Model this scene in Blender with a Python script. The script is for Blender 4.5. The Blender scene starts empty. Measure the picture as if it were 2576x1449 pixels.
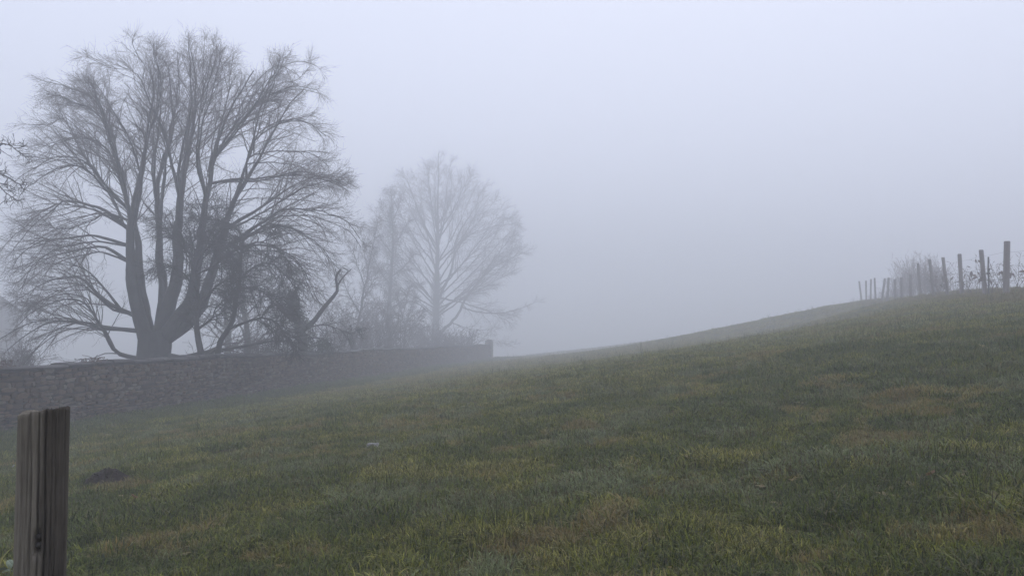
import bpy, math, random
import numpy as np

# ------------------------------------------------------------------ camera, sky, sun, exposure
sc = bpy.context.scene
col = sc.collection
EYE = 1.6
FPX = 1946.0                      # focal length in units of a 2576-wide picture
PITCH = math.atan((760 - 724.5) / FPX)
cam_d = bpy.data.cameras.new('camera')
cam = bpy.data.objects.new('camera', cam_d); col.objects.link(cam)
cam_d.sensor_width = 36.0; cam_d.lens = 36.0 * FPX / 2576
cam_d.clip_start = 0.05; cam_d.clip_end = 3000
cam.location = (0, 0, EYE); cam.rotation_euler = (math.pi / 2 + PITCH, 0, 0)
sc.camera = cam

SUN_EL, SUN_AZ = 50.0, 15.0       # azimuth to the right of the view direction (+Y)
world = bpy.data.worlds.new('World'); sc.world = world; world.use_nodes = True
wn, wl = world.node_tree.nodes, world.node_tree.links
wn.clear()
sky = wn.new('ShaderNodeTexSky'); sky.sky_type = 'NISHITA'; sky.sun_disc = False
sky.sun_elevation = math.radians(SUN_EL); sky.sun_rotation = math.radians(SUN_AZ)
sky.air_density = 1.0; sky.dust_density = 6.0
mixs = wn.new('ShaderNodeMix'); mixs.data_type = 'RGBA'; mixs.inputs['Factor'].default_value = 0.93
mixs.inputs['B'].default_value = (9.85, 10.50, 12.85, 1)        # closed stratus layer
bg = wn.new('ShaderNodeBackground'); bg.inputs['Strength'].default_value = 0.1
wo = wn.new('ShaderNodeOutputWorld')
wl.new(sky.outputs['Color'], mixs.inputs['A']); wl.new(mixs.outputs['Result'], bg.inputs['Color'])
wl.new(bg.outputs['Background'], wo.inputs['Surface'])
sun_d = bpy.data.lights.new('sun', 'SUN'); sun_d.energy = 0.5; sun_d.angle = math.radians(60)
sun_d.color = (1.0, 0.98, 0.95)
sun = bpy.data.objects.new('sun', sun_d); col.objects.link(sun)
sun.rotation_euler = (math.radians(90 - SUN_EL), 0, math.radians(180 - SUN_AZ))
HAZE_DENSITY = 0.0118
sc.view_settings.view_transform = 'Standard'; sc.view_settings.look = 'None'
sc.view_settings.exposure = 0.0; sc.view_settings.gamma = 1.0
sc.view_settings.use_curve_mapping = False
cy = sc.cycles
cy.max_bounces = 10; cy.diffuse_bounces = 3; cy.glossy_bounces = 2; cy.transmission_bounces = 3
cy.volume_bounces = 7; cy.transparent_max_bounces = 8
cy.use_denoising = True; cy.caustics_reflective = False; cy.caustics_refractive = False
try:
    cy.denoiser = 'OPENIMAGEDENOISE'; cy.denoising_input_passes = 'RGB_ALBEDO_NORMAL'
    cy.denoising_prefilter = 'ACCURATE'
except Exception:
    pass
cy.use_adaptive_sampling = False
cy.sample_clamp_indirect = 8.0

rng = np.random.default_rng(7)
random.seed(7)

# ------------------------------------------------------------------ helpers
def norm(v):
    return v / np.maximum(np.linalg.norm(v, axis=-1, keepdims=True), 1e-9)

CP, SP = math.cos(PITCH), math.sin(PITCH)
def ray(px, py):
    """direction (per metre of depth) of a surveyed sight line"""
    u, v = (px - 1288.0) / FPX, (724.5 - py) / FPX
    d = np.array([u, CP - v * SP, SP + v * CP])
    return d / d[1]
def P(px, py, Y):
    return np.array([0, 0, EYE]) + ray(px, py) * Y

def mesh_obj(name, verts, faces, mat, parent=None, smooth=True, attrs=None):
    """verts (n,3); faces: (m,3)/(m,4) array or list of such arrays"""
    me = bpy.data.meshes.new(name)
    if isinstance(faces, np.ndarray): faces = [faces]
    faces = [f for f in faces if len(f)]
    verts = np.asarray(verts, dtype=np.float32)
    me.vertices.add(len(verts)); me.vertices.foreach_set('co', verts.ravel())
    loops = np.concatenate([f.ravel() for f in faces]).astype(np.int32)
    sizes = np.concatenate([np.full(len(f), f.shape[1]) for f in faces]).astype(np.int32)
    starts = np.concatenate([[0], np.cumsum(sizes)[:-1]]).astype(np.int32)
    me.loops.add(len(loops)); me.loops.foreach_set('vertex_index', loops)
    me.polygons.add(len(sizes)); me.polygons.foreach_set('loop_start', starts)
    me.polygons.foreach_set('loop_total', sizes)
    me.polygons.foreach_set('use_smooth', np.full(len(sizes), smooth))
    if attrs:
        for k, a in attrs.items():
            at = me.attributes.new(k, 'FLOAT', 'POINT'); at.data.foreach_set('value', np.asarray(a, dtype=np.float32))
    me.update(calc_edges=True); me.validate()
    if mat: me.materials.append(mat)
    o = bpy.data.objects.new(name, me); col.objects.link(o)
    if parent: o.parent = parent
    return o

def tag(o, label=None, cat=None, group=None, kind=None):
    if label: o['label'] = label
    if cat: o['category'] = cat
    if group: o['group'] = group
    if kind: o['kind'] = kind
    return o

def thing(name, loc, label, cat, group=None):
    o = bpy.data.objects.new(name, None); col.objects.link(o)
    o.location = loc; o.empty_display_size = 0.2
    return tag(o, label, cat, group)

def part(name, root, verts, faces, mat, smooth=True, attrs=None):
    """child mesh given in world coordinates of an unrotated root"""
    v = np.asarray(verts, dtype=float) - np.array(root.location)
    return mesh_obj(name, v, faces, mat, root, smooth, attrs)

def tubes(pts, rad, k, cap=False, lump=0.0):
    """pts (N,M,3), rad (N,M) -> verts, quad faces of N tapering tubes"""
    N, M, _ = pts.shape
    t = norm(np.gradient(pts, axis=1))
    mean = norm(pts[:, -1] - pts[:, 0])
    ref = np.where((np.abs(mean[:, 2:3]) < 0.8), np.array([[0, 0, 1.0]]), np.array([[1.0, 0, 0]]))
    u = norm(np.cross(t, ref[:, None, :])); w = np.cross(t, u)
    a = np.arange(k) * 2 * math.pi / k
    ring = (np.cos(a)[None, None, :, None] * u[:, :, None, :] + np.sin(a)[None, None, :, None] * w[:, :, None, :])
    if lump:
        aa = (np.arange(k) * 6.2832 / k)[None, None, :] + 0 * rad[:, :, None]; mm = np.arange(M)[None, :, None] + 0 * aa
        cx_, sy_ = np.cos(aa), np.sin(aa)
        lf = 1 + lump * (vnoise(cx_ * 2.2 + mm * 0.45 + 31, sy_ * 2.2 + mm * 0.22 + 11, 3) - 0.5) * 2 + lump * 0.6 * (vnoise(cx_ * 5 + mm * 0.8 + 61, sy_ * 5 + mm * 0.3 + 41, 5) - 0.5) * 2
        V = (pts[:, :, None, :] + ring * (rad[:, :, None] * lf)[..., None]).reshape(-1, 3)
    else:
        V = (pts[:, :, None, :] + ring * rad[:, :, None, None]).reshape(-1, 3)
    base = (np.arange(N) * M * k)[:, None, None]
    i = np.arange(M - 1)[None, :, None] * k
    j = np.arange(k)[None, None, :]; jn = (j + 1) % k
    F = np.stack([base + i + j, base + i + jn, base + i + k + jn, base + i + k + j], -1).reshape(-1, 4)
    if cap:
        tri = []
        for n in range(N):
            for q in (0, M - 1):
                b = n * M * k + q * k
                for c in range(1, k - 1): tri.append((b, b + c, b + c + 1))
        return V, [F, np.array(tri)]
    return V, [F]

class Geo:
    def __init__(self): self.v = []; self.f = {3: [], 4: []}; self.n = 0
    def add(self, V, F):
        if isinstance(F, np.ndarray): F = [F]
        for f in F:
            if len(f): self.f[f.shape[1]].append(f + self.n)
        self.v.append(V); self.n += len(V)
    def get(self):
        return np.concatenate(self.v), [np.concatenate(x) for x in self.f.values() if x]

def catmull(p, step):
    p = np.asarray(p, dtype=float)
    q = np.vstack([2 * p[0] - p[1], p, 2 * p[-1] - p[-2]])
    out = []
    for i in range(1, len(q) - 2):
        n = max(2, int(np.linalg.norm(q[i + 1] - q[i]) / step))
        t = (np.arange(n) / n)[:, None]
        a, b, c, d = q[i - 1], q[i], q[i + 1], q[i + 2]
        out.append(0.5 * (2 * b + (c - a) * t + (2 * a - 5 * b + 4 * c - d) * t ** 2 + (3 * b - a - 3 * c + d) * t ** 3))
    out.append(p[-1:])
    return np.concatenate(out)

# smooth value noise in numpy (2-D), several octaves
def vnoise(x, y, seed=0):
    xi, yi = np.floor(x).astype(np.int64), np.floor(y).astype(np.int64)
    fx, fy = x - xi, y - yi
    fx = fx * fx * (3 - 2 * fx); fy = fy * fy * (3 - 2 * fy)
    def h(a, b):
        n = (a * 374761393 + b * 668265263 + seed * 974634777) & 0xffffffff
        n = ((n ^ (n >> 13)) * 1274126177) & 0xffffffff
        return ((n ^ (n >> 16)) & 0xffff) / 65535.0
    return (h(xi, yi) * (1 - fx) + h(xi + 1, yi) * fx) * (1 - fy) + (h(xi, yi + 1) * (1 - fx) + h(xi + 1, yi + 1) * fx) * fy
def fbm(x, y, s, seed=0, oc=3):
    x = np.asarray(x, dtype=float); y = np.asarray(y, dtype=float)
    r = 0; a = 0.5; tot = 0
    for o in range(oc):
        r = r + a * vnoise(x * s * 2 ** o + 17.3 * o, y * s * 2 ** o - 9.1 * o, seed + o); tot += a; a *= 0.5
    return r / tot

# ------------------------------------------------------------------ materials
def nodes(name):
    m = bpy.data.materials.new(name); m.use_nodes = True
    nt = m.node_tree; b = nt.nodes['Principled BSDF']
    return m, nt, b
def N(nt, t, **kw):
    n = nt.nodes.new(t)
    for k, v in kw.items():
        if k in n.inputs.keys(): n.inputs[k].default_value = v
        else: setattr(n, k, v)
    return n
def ramp(nt, fac, stops):
    r = nt.nodes.new('ShaderNodeValToRGB'); e = r.color_ramp.elements
    while len(e) > 1: e.remove(e[-1])
    e[0].position = stops[0][0]; e[0].color = (*stops[0][1], 1)
    for p, c in stops[1:]:
        x = e.new(p); x.color = (*c, 1)
    nt.links.new(fac, r.inputs['Fac']); return r.outputs['Color']
def mathn(nt, op, a, b):
    n = nt.nodes.new('ShaderNodeMath'); n.operation = op
    for i, x in enumerate((a, b)):
        if isinstance(x, (int, float)): n.inputs[i].default_value = x
        else: nt.links.new(x, n.inputs[i])
    return n.outputs[0]
def noisy(name, stops, scale, rough=0.8, bump=0.3, bscale=None, stretch=(1, 1, 1), island=0.0, spec=0.3, detail=6, bdist=0.02):
    m, nt, b = nodes(name)
    tc = N(nt, 'ShaderNodeTexCoord'); mp = N(nt, 'ShaderNodeMapping'); mp.inputs['Scale'].default_value = stretch
    nt.links.new(tc.outputs['Object'], mp.inputs['Vector'])
    n1 = N(nt, 'ShaderNodeTexNoise', Scale=scale, Detail=detail, Roughness=0.65)
    nt.links.new(mp.outputs['Vector'], n1.inputs['Vector'])
    f = n1.outputs['Fac']
    if island:
        g = N(nt, 'ShaderNodeNewGeometry'); oi = N(nt, 'ShaderNodeObjectInfo')
        s = mathn(nt, 'FRACT', mathn(nt, 'ADD', g.outputs['Random Per Island'], oi.outputs['Random']), 0)
        f = mathn(nt, 'ADD', mathn(nt, 'MULTIPLY', f, 1 - island), mathn(nt, 'MULTIPLY', s, island))
    nt.links.new(ramp(nt, f, stops), b.inputs['Base Color'])
    b.inputs['Roughness'].default_value = rough; b.inputs['Specular IOR Level'].default_value = spec
    if bump:
        n2 = N(nt, 'ShaderNodeTexNoise', Scale=bscale or scale * 3, Detail=8.0, Roughness=0.7)
        nt.links.new(mp.outputs['Vector'], n2.inputs['Vector'])
        bp = N(nt, 'ShaderNodeBump', Strength=bump, Distance=bdist)
        nt.links.new(n2.outputs['Fac'], bp.inputs['Height']); nt.links.new(bp.outputs['Normal'], b.inputs['Normal'])
    return m

M_bark = noisy('bark', [(0.3, (0.022, 0.020, 0.019)), (0.7, (0.062, 0.057, 0.053))], 5.0, 0.9, 0.5, 18, (1, 1, 0.4))
M_twig = noisy('twig_bark', [(0.3, (0.075, 0.060, 0.057)), (0.7, (0.130, 0.105, 0.098))], 2.0, 0.85, 0)
M_darkbark = noisy('dark_bark', [(0.3, (0.022, 0.019, 0.018)), (0.7, (0.058, 0.050, 0.046))], 5.0, 0.9, 0.5, 18, (1, 1, 0.4))
M_ivy = noisy('ivy_leaf', [(0.25, (0.018, 0.028, 0.014)), (0.75, (0.045, 0.058, 0.028))], 3.0, 0.55, 0, island=0.6, spec=0.4)
M_brownleaf = noisy('withered_leaf', [(0.2, (0.15, 0.092, 0.075)), (0.8, (0.30, 0.19, 0.15))], 3.0, 0.8, 0, island=0.6)
M_weed = noisy('dried_weed', [(0.2, (0.09, 0.068, 0.06)), (0.8, (0.20, 0.15, 0.12))], 3.0, 0.8, 0, island=0.5)
M_stone = noisy('rubble_stone', [(0.12, (0.038, 0.032, 0.030)), (0.36, (0.100, 0.070, 0.048)), (0.52, (0.165, 0.112, 0.072)), (0.66, (0.130, 0.102, 0.075)), (0.80, (0.22, 0.19, 0.155)), (0.92, (0.34, 0.30, 0.26))],
                3.0, 0.92, 0.7, 12, island=0.55, spec=0.2, bdist=0.04)
M_mortar = noisy('old_mortar', [(0.3, (0.040, 0.033, 0.029)), (0.7, (0.085, 0.070, 0.060))], 6.0, 0.95, 0.6, 20, spec=0.15)
M_coping = noisy('coping_stone', [(0.25, (0.055, 0.05, 0.048)), (0.6, (0.105, 0.096, 0.092)), (0.85, (0.17, 0.16, 0.155))], 5.0, 0.85, 0.5, 15, island=0.35, spec=0.3)
M_fpost = noisy('fence_post_wood', [(0.3, (0.17, 0.145, 0.14)), (0.7, (0.30, 0.265, 0.25))], 6.0, 0.9, 0.4, 20, (1, 1, 0.15), island=0.3)
M_wire = noisy('galvanised_wire', [(0.3, (0.10, 0.10, 0.10)), (0.7, (0.17, 0.17, 0.17))], 5.0, 0.5, 0)
M_soil = noisy('molehill_soil', [(0.3, (0.020, 0.014, 0.011)), (0.7, (0.055, 0.040, 0.033))], 14.0, 0.95, 0.8, 40, spec=0.2)
M_tan = noisy('tan_leaf', [(0.3, (0.22, 0.12, 0.06)), (0.7, (0.36, 0.22, 0.13))], 30.0, 0.7, 0.2, 60)
M_pale = noisy('bleached_wood', [(0.3, (0.16, 0.15, 0.14)), (0.7, (0.50, 0.48, 0.46))], 24.0, 0.8, 0.4, 50)
M_paleleaf = noisy('pale_hairy_leaf', [(0.3, (0.10, 0.13, 0.08)), (0.7, (0.24, 0.28, 0.20))], 25.0, 0.7, 0.3, 60)
M_bolt = noisy('rusty_bolt', [(0.3, (0.035, 0.032, 0.028)), (0.7, (0.085, 0.075, 0.066))], 120.0, 0.6, 0.3, 300, spec=0.5, bdist=0.001)
M_render = noisy('house_render', [(0.3, (0.13, 0.125, 0.12)), (0.7, (0.20, 0.19, 0.185))], 2.0, 0.9, 0.2, 20)
M_slate = noisy('roof_slate', [(0.3, (0.05, 0.05, 0.055)), (0.7, (0.10, 0.10, 0.11))], 3.0, 0.7, 0.2, 20, island=0.5)
M_glass = noisy('window_glass', [(0.3, (0.02, 0.02, 0.025)), (0.7, (0.03, 0.03, 0.035))], 3.0, 0.1, 0, spec=0.5)

# ------------------------------------------------------------------ the lie of the land
def wall_x(Y): return -14.3 + 0.14 * Y
def wall_base(Y): return -3.15 - 0.0472 * (Y - 20)          # relative to the eye
def fence_x(Y): return 7.75 + 0.335 * Y
ctl = []
def c(x, y, z): ctl.append((x, y, z))
for p in [(0, 0, -1.6), (-1.1, 1.9, -1.74), (2.4, 3.6, -1.28), (0, 5, -1.62), (0, 10, -1.6), (-4.8, 9, -2.06), (-2.9, 5, -1.80),
          (5, 8, -0.95), (9, 13, -0.30), (0, -6, -1.7), (-8, -4, -2.5), (8, -4, -0.9), (16, 4, 0.3), (-8, 8, -2.45), (-10, 13, -2.75), (-20, 0, -3.4)]: c(*p)
for Y in (14, 20, 30, 45, 65, 85):
    c(wall_x(Y), Y, wall_base(Y)); c(wall_x(Y) - 6, Y + 1, wall_base(Y) - 0.15); c(wall_x(Y) - 25, Y + 3, wall_base(Y) - 0.9)
for Y in (17.5, 25.5, 32.5, 40.6, 52.5, 70):
    fz = 0.26 - 0.020 * max(0, Y - 40) - (0.22 if Y < 20 else 0)
    c(fence_x(Y), Y, fz); c(fence_x(Y) - 1.6, Y, fz - 0.26); c(fence_x(Y) + 1.4, Y, fz + 0.10); c(fence_x(Y) + 14, Y, fz + 0.6)
for px, row in ((1330, 893), (1420, 884), (1520, 873), (1645, 857), (1770, 840), (1900, 826), (2030, 812)):
    for Y, d in ((34, 34), (48, 20), (76, 9), (110, 4), (150, 0), (200, 0)):
        u = (px - 1288) / FPX
        c(u * Y, Y, -(row + d - 760) / FPX * Y)
ctl = np.array(ctl)
def tps(r2): return np.where(r2 > 0, 0.5 * r2 * np.log(np.maximum(r2, 1e-12)), 0)
n_ = len(ctl); S_ = 20.0
A_ = np.zeros((n_ + 3, n_ + 3)); q_ = ctl[:, :2] / S_
A_[:n_, :n_] = tps(((q_[:, None] - q_[None]) ** 2).sum(-1)) + np.eye(n_) * 0.003
A_[:n_, n_] = 1; A_[:n_, n_ + 1:] = q_; A_[n_, :n_] = 1; A_[n_ + 1:, :n_] = q_.T
W_ = np.linalg.solve(A_, np.concatenate([ctl[:, 2], [0, 0, 0]]))
def height(X, Y, fine=True):
    X = np.asarray(X, dtype=float); Y = np.asarray(Y, dtype=float); sh = X.shape
    x = np.clip(X.ravel(), -75, 85); y = np.clip(Y.ravel(), -20, 210)
    out = np.empty(len(x))
    for i in range(0, len(x), 20000):
        p = np.stack([x[i:i + 20000], y[i:i + 20000]], -1) / S_
        out[i:i + 20000] = tps(((p[:, None] - q_[None]) ** 2).sum(-1)) @ W_[:n_] + W_[n_] + p @ W_[n_ + 1:]
    far = np.clip((np.hypot(X.ravel(), Y.ravel() - 20) - 190) / 90, 0, 1); far = far * far * (3 - 2 * far)
    out = np.maximum(out, -26.0)
    out = out * (1 - far) + (-26.0) * far
    out = out.reshape(sh) + EYE
    if fine:
        out = out + 0.10 * (fbm(X, Y, 0.35, 3) - 0.5) + 0.07 * (fbm(X, Y, 1.6, 5, 2) - 0.5)
    return out
def hz(x, y): return float(height(np.array([x]), np.array([y]))[0])
def ground_hit(px, py):
    """where a surveyed sight line meets the ground"""
    d = ray(px, py); Y = np.linspace(1.0, 120, 6000)
    h = height(d[0] * Y, Y); z = EYE + d[2] * Y
    k = int(np.argmax(z < h)); y = Y[k]
    return np.array([d[0] * y, y, h[k]])

def warp(n, lo, hi, c0, fine):
    t = np.linspace(-1, 1, n); s = np.sinh(5.2 * t) / np.sinh(5.2)
    return c0 + np.where(s < 0, s * (c0 - lo), s * (hi - c0)) + t * 0
gx = warp(300, -400, 400, 0, 0.1); gy = warp(300, -300, 420, 9, 0.1)
GX, GY = np.meshgrid(gx, gy); GZ = height(GX, GY)
idx = np.arange(300 * 300).reshape(300, 300)
GF = np.stack([idx[:-1, :-1], idx[:-1, 1:], idx[1:, 1:], idx[1:, :-1]], -1).reshape(-1, 4)

def grass_stops():
    return [(0.0, (0.055, 0.076, 0.007)), (0.20, (0.088, 0.112, 0.008)), (0.40, (0.145, 0.150, 0.012)), (0.56, (0.285, 0.268, 0.062)),
            (0.68, (0.205, 0.162, 0.045)), (0.80, (0.190, 0.130, 0.042)), (0.88, (0.115, 0.136, 0.030)), (1.0, (0.155, 0.180, 0.070))]
m, nt, b = nodes('turf'); M_turf = m
at = N(nt, 'ShaderNodeAttribute', attribute_name='tint')
nz = N(nt, 'ShaderNodeTexNoise', Scale=9.0, Detail=8.0, Roughness=0.75)
geo = N(nt, 'ShaderNodeNewGeometry'); nt.links.new(geo.outputs['Position'], nz.inputs['Vector'])
f = mathn(nt, 'ADD', at.outputs['Fac'], mathn(nt, 'MULTIPLY', mathn(nt, 'SUBTRACT', nz.outputs['Fac'], 0.5), 0.45))
cr = ramp(nt, f, grass_stops())
mx = N(nt, 'ShaderNodeMix', data_type='RGBA'); mx.inputs['Factor'].default_value = 0.60; mx.inputs['B'].default_value = (0.034, 0.027, 0.012, 1)
nt.links.new(cr, mx.inputs['A']); nt.links.new(mx.outputs['Result'], b.inputs['Base Color'])
b.inputs['Roughness'].default_value = 0.95; b.inputs['Specular IOR Level'].default_value = 0.15
nb = N(nt, 'ShaderNodeTexNoise', Scale=16.0, Detail=8.0, Roughness=0.8); nt.links.new(geo.outputs['Position'], nb.inputs['Vector'])
bp = N(nt, 'ShaderNodeBump', Strength=0.8, Distance=0.06); nt.links.new(nb.outputs['Fac'], bp.inputs['Height']); nt.links.new(bp.outputs['Normal'], b.inputs['Normal'])

def tint_field(X, Y):
    """sort of grass by place, with misty paling painted in farther off: 0 dark green .. 0.4 yellow green .. 0.8 withered .. 1 blue-grey"""
    a = fbm(X, Y, 1.5, 11, 3); bb = fbm(X, Y, 0.28, 21, 3); d = fbm(X, Y, 4.0, 31, 2)
    far_ = np.clip((Y - 8) / 20, 0, 1)  # drier upslope; also paled by distance to stand in for mist and grazing light
    t = 0.19 + 0.32 * far_ + (1 - 0.45 * far_) * (0.70 * (a - 0.5) + 0.40 * (bb - 0.5) + 0.40 * (d - 0.5))
    t = np.clip(t, 0.04, 0.62)
    brown = fbm(X, Y, 1.2, 41, 3) + 0.35 * (fbm(X, Y, 4.5, 45, 2) - 0.5)
    t = np.where(brown > 0.69, 0.60 + 0.9 * (brown - 0.69), t)
    blue = fbm(X, Y, 1.3, 51, 3) + 0.35 * (fbm(X, Y, 5.0, 55, 2) - 0.5)
    t = np.where(blue > 0.655, 0.90 + 0.6 * (blue - 0.655), t)
    fd = X - fence_x(Y)                                   # withered strip along the fence, lush one along the wall
    t = np.where(fd + 1.6 * (fbm(X, Y, 0.8, 61) - 0.5) > -1.4, 0.66 + 0.16 * d, t)
    wd = X - wall_x(Y)
    t = np.where((wd < 3.0 + 2.5 * (a - 0.5)) & (wd > 0), 0.05 + 0.14 * d, t)
    return np.clip(t, 0, 1)
ground = mesh_obj('ground', np.stack([GX, GY, GZ], -1).reshape(-1, 3), GF, M_turf, attrs={'tint': tint_field(GX, GY).ravel()})
tag(ground, kind='structure')

# ------------------------------------------------------------------ trees
def spawn_on(poly, radii, spacing, t0, t1, rg):
    """children start points along a polyline: (points, tangents, t, local radius)"""
    seg = np.linalg.norm(np.diff(poly, axis=0), axis=1); L = np.concatenate([[0], np.cumsum(seg)])
    n = max(1, int(L[-1] * (t1 - t0) / spacing))
    s = (t0 + (t1 - t0) * (np.arange(n) + rg.random(n)) / n) * L[-1]
    p = np.stack([np.interp(s, L, poly[:, k]) for k in range(3)], -1)
    tg = norm(np.gradient(poly, axis=0)); t = norm(np.stack([np.interp(s, L, tg[:, k]) for k in range(3)], -1))
    return p, t, s / L[-1], np.interp(s, L, radii)

def child_dirs(t, ang, rg, bias=None, bw=0.0):
    r = norm(rg.normal(size=t.shape))
    if bias is not None: r = norm(r + bw * bias)
    perp = norm(r - (r * t).sum(-1, keepdims=True) * t)
    a = ang[:, None]
    return norm(np.cos(a) * t + np.sin(a) * perp)

def grow(p, d, L, nseg, jit, trop, rg):
    """trop: (N,3) or (3,) pull per segment"""
    out = [p]
    for i in range(nseg):
        d = norm(d + jit * rg.normal(size=d.shape) + trop)
        p = p + d * (L / nseg)[:, None]; out.append(p)
    return np.stack(out, 1)

def spawn_many(pts, per, t0, t1, rg):
    """per children on each of N polylines (N,M,3)"""
    Nn, M, _ = pts.shape
    s = (t0 + (t1 - t0) * (np.arange(per)[None, :] + rg.random((Nn, per))) / per) * (M - 1)
    i = np.minimum(s.astype(int), M - 2); fr = (s - i)[..., None]; k = np.arange(Nn)[:, None]
    p = pts[k, i] * (1 - fr) + pts[k, i + 1] * fr
    t = norm(pts[k, i + 1] - pts[k, i])
    return p.reshape(-1, 3), t.reshape(-1, 3), (s / (M - 1)).reshape(-1)

def make_tree(name, label, Y, limbs, *, group=None, trunkmat=None, rmin=0.006, sp1=0.33, L1=(0.9, 2.4), per2=6, L2=(0.35, 0.95), per3=5, L3=(0.18, 0.45),
              droop=(0.0, -0.03, -0.04), up=0.05, t_start=0.25, seed=1, ang=(0.45, 0.95), base=None, trunk=None, jit=0.10, twig_bias=0.0, ymaxdy=0.0, cat='tree', wob=0.05, taper=1.25, rscale=1.0, crown=None):
    """limbs: list of (points [(px,py,dY)...], r0, r1, twig_start) surveyed from the photograph; trunk: first `trunk` limbs belong to the trunk mesh"""
    rg = np.random.default_rng(seed)
    tm = trunkmat or M_bark
    limbs = [(a, b_ * rscale, c_ * rscale, d_) for a, b_, c_, d_ in limbs]
    bx = base if base is not None else P(*limbs[0][0][0][:2], Y)
    root = thing(name, (bx[0], bx[1], hz(bx[0], bx[1])), label, cat, group)
    starts = [[], [], [], []]
    tg = Geo(); ntr = trunk if trunk is not None else 1
    centre = np.mean([P(l[0][-1][0], l[0][-1][1], Y) for l in limbs], axis=0)
    built = []
    for i, (pp, r0, r1, ts) in enumerate(limbs):
        dys = [(q[0] if q else 0) for a, b_, *q in pp]
        if i > 0 and built:                                   # grow out of the nearest stem
            A3 = np.concatenate([x[0] for x in built]); R3 = np.concatenate([x[1] for x in built])
            w0 = P(pp[0][0], pp[0][1], Y)
            sc2 = Y / A3[:, 1]
            k0 = int(np.argmin((A3[:, 0] * sc2 - w0[0]) ** 2 + ((A3[:, 2] - EYE) * sc2 + EYE - w0[2]) ** 2))
            off = A3[k0, 1] - Y - dys[0]; r0 = min(r0, R3[k0] * (0.95 if i < ntr else 0.72))
            w = np.array([P(a, b_, Y + dy + off * (1 - t_)) for (a, b_, *_), dy, t_ in zip(pp, dys, np.linspace(0, 1, len(pp)))])
            w[0] = A3[k0]
        else:
            w = np.array([P(a, b_, Y + dy) for (a, b_, *_), dy in zip(pp, dys)])
        if i == 0 and w[0][2] > root.location.z - 0.3:
            w = np.vstack([[w[0][0], w[0][1], root.location.z - 0.3], w])
        pl = catmull(w, 0.3)
        k = len(pl)
        wobble = rg.normal(size=(k, 3)) * wob * np.minimum(1, np.arange(k) / 6)[:, None]
        wobble = (wobble + np.roll(wobble, 1, 0)) / 2; wobble[0] = 0
        pl = pl + wobble
        t = np.linspace(0, 1, k); rr = r1 + (r0 - r1) * (1 - t) ** taper
        if i == 0: rr = rr * (1 + 0.45 * np.exp(-t * k * 0.3 / 0.5))
        built.append((pl, rr))
        V, F = tubes(pl[None], rr[None], 20 if r0 > 0.25 else 10 if r0 > 0.1 else 6, lump=0.11)
        if i < ntr: tg.add(V, F)
        else: part('limb', root, V, F, tm)
        if ts < 1:
            s = spawn_on(pl, rr, sp1, ts, 1.0, rg)
            for a_, b_ in zip(starts, s): a_.append(b_)
            # the limb itself forks at its end
            for _ in range(2):
                for a_, b_ in zip(starts, (pl[-1:], norm(pl[-1:] - pl[-3:-2]), np.array([0.9]), np.array([r1]))): a_.append(b_)
    V, F = tg.get(); part('trunk', root, V, F, tm)
    p, t, s, r = [np.concatenate(x) for x in starts]
    n = len(p)
    ef = np.ones(n)
    if crown:
        cc = P(crown[0], crown[1], Y); ax_, bz_ = crown[2] / FPX * Y, crown[3] / FPX * Y
        e = np.sqrt(((p[:, 0] * Y / p[:, 1] - cc[0]) / ax_) ** 2 + (((p[:, 2] - EYE) * Y / p[:, 1] + EYE - cc[2]) / bz_) ** 2 + ((p[:, 1] - Y) / (0.8 * ax_)) ** 2 * 0.3)
        ef = np.clip((1.08 - e) / 0.36, 0.30, 1)
        kp = rg.random(n) < 0.25 + 0.75 * ef
        p, t, s, r, ef = p[kp], t[kp], s[kp], r[kp], ef[kp]; n = len(p)
    out = norm(p - centre); out[:, 2] *= 0.4
    d = child_dirs(t, rg.uniform(*ang, n), rg, norm(out + np.array([0, 0, up * 8])), 0.5)
    l1 = rg.uniform(*L1, n) * (1.15 - 0.80 * s) * ef
    b1 = grow(p, d, l1, 7, jit, np.array([0, 0, up * 0.5 + droop[0]]), rg)
    r1a = np.minimum(r * 0.55, 0.007 + 0.0085 * l1)[:, None] * np.linspace(1, 0.35, 8)[None] + rmin
    g = Geo(); V, F = tubes(b1, r1a, 4); g.add(V, F)
    p, t, s = spawn_many(b1, per2, 0.15, 1.0, rg); n = len(p)
    d = child_dirs(t, rg.uniform(*ang, n), rg)
    l2 = rg.uniform(*L2, n) * (1.2 - 0.5 * s) * (0.5 + 0.5 * ef.repeat(per2))
    b2 = grow(p, d, l2, 4, jit * 1.3, np.array([0, 0, droop[1] + up * 0.3]), rg)
    V, F = tubes(b2, (rmin * 1.5) * np.linspace(1, 0.65, 5)[None].repeat(n, 0), 3); g.add(V, F)
    if per3:
        p, t, s = spawn_many(b2, per3, 0.2, 1.0, rg); n = len(p)
        d = child_dirs(t, rg.uniform(0.4, 0.95, n), rg)
        l3 = rg.uniform(*L3, n)
        b3 = grow(p, d, l3, 2, 0.18, np.array([0, 0, droop[2]]), rg)
        V, F = tubes(b3, (rmin * 0.95) * np.linspace(1, 0.7, 3)[None].repeat(n, 0), 3); g.add(V, F)
    V, F = g.get(); part('crown', root, V, F, M_twig if trunkmat is None else trunkmat)
    return root

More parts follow.
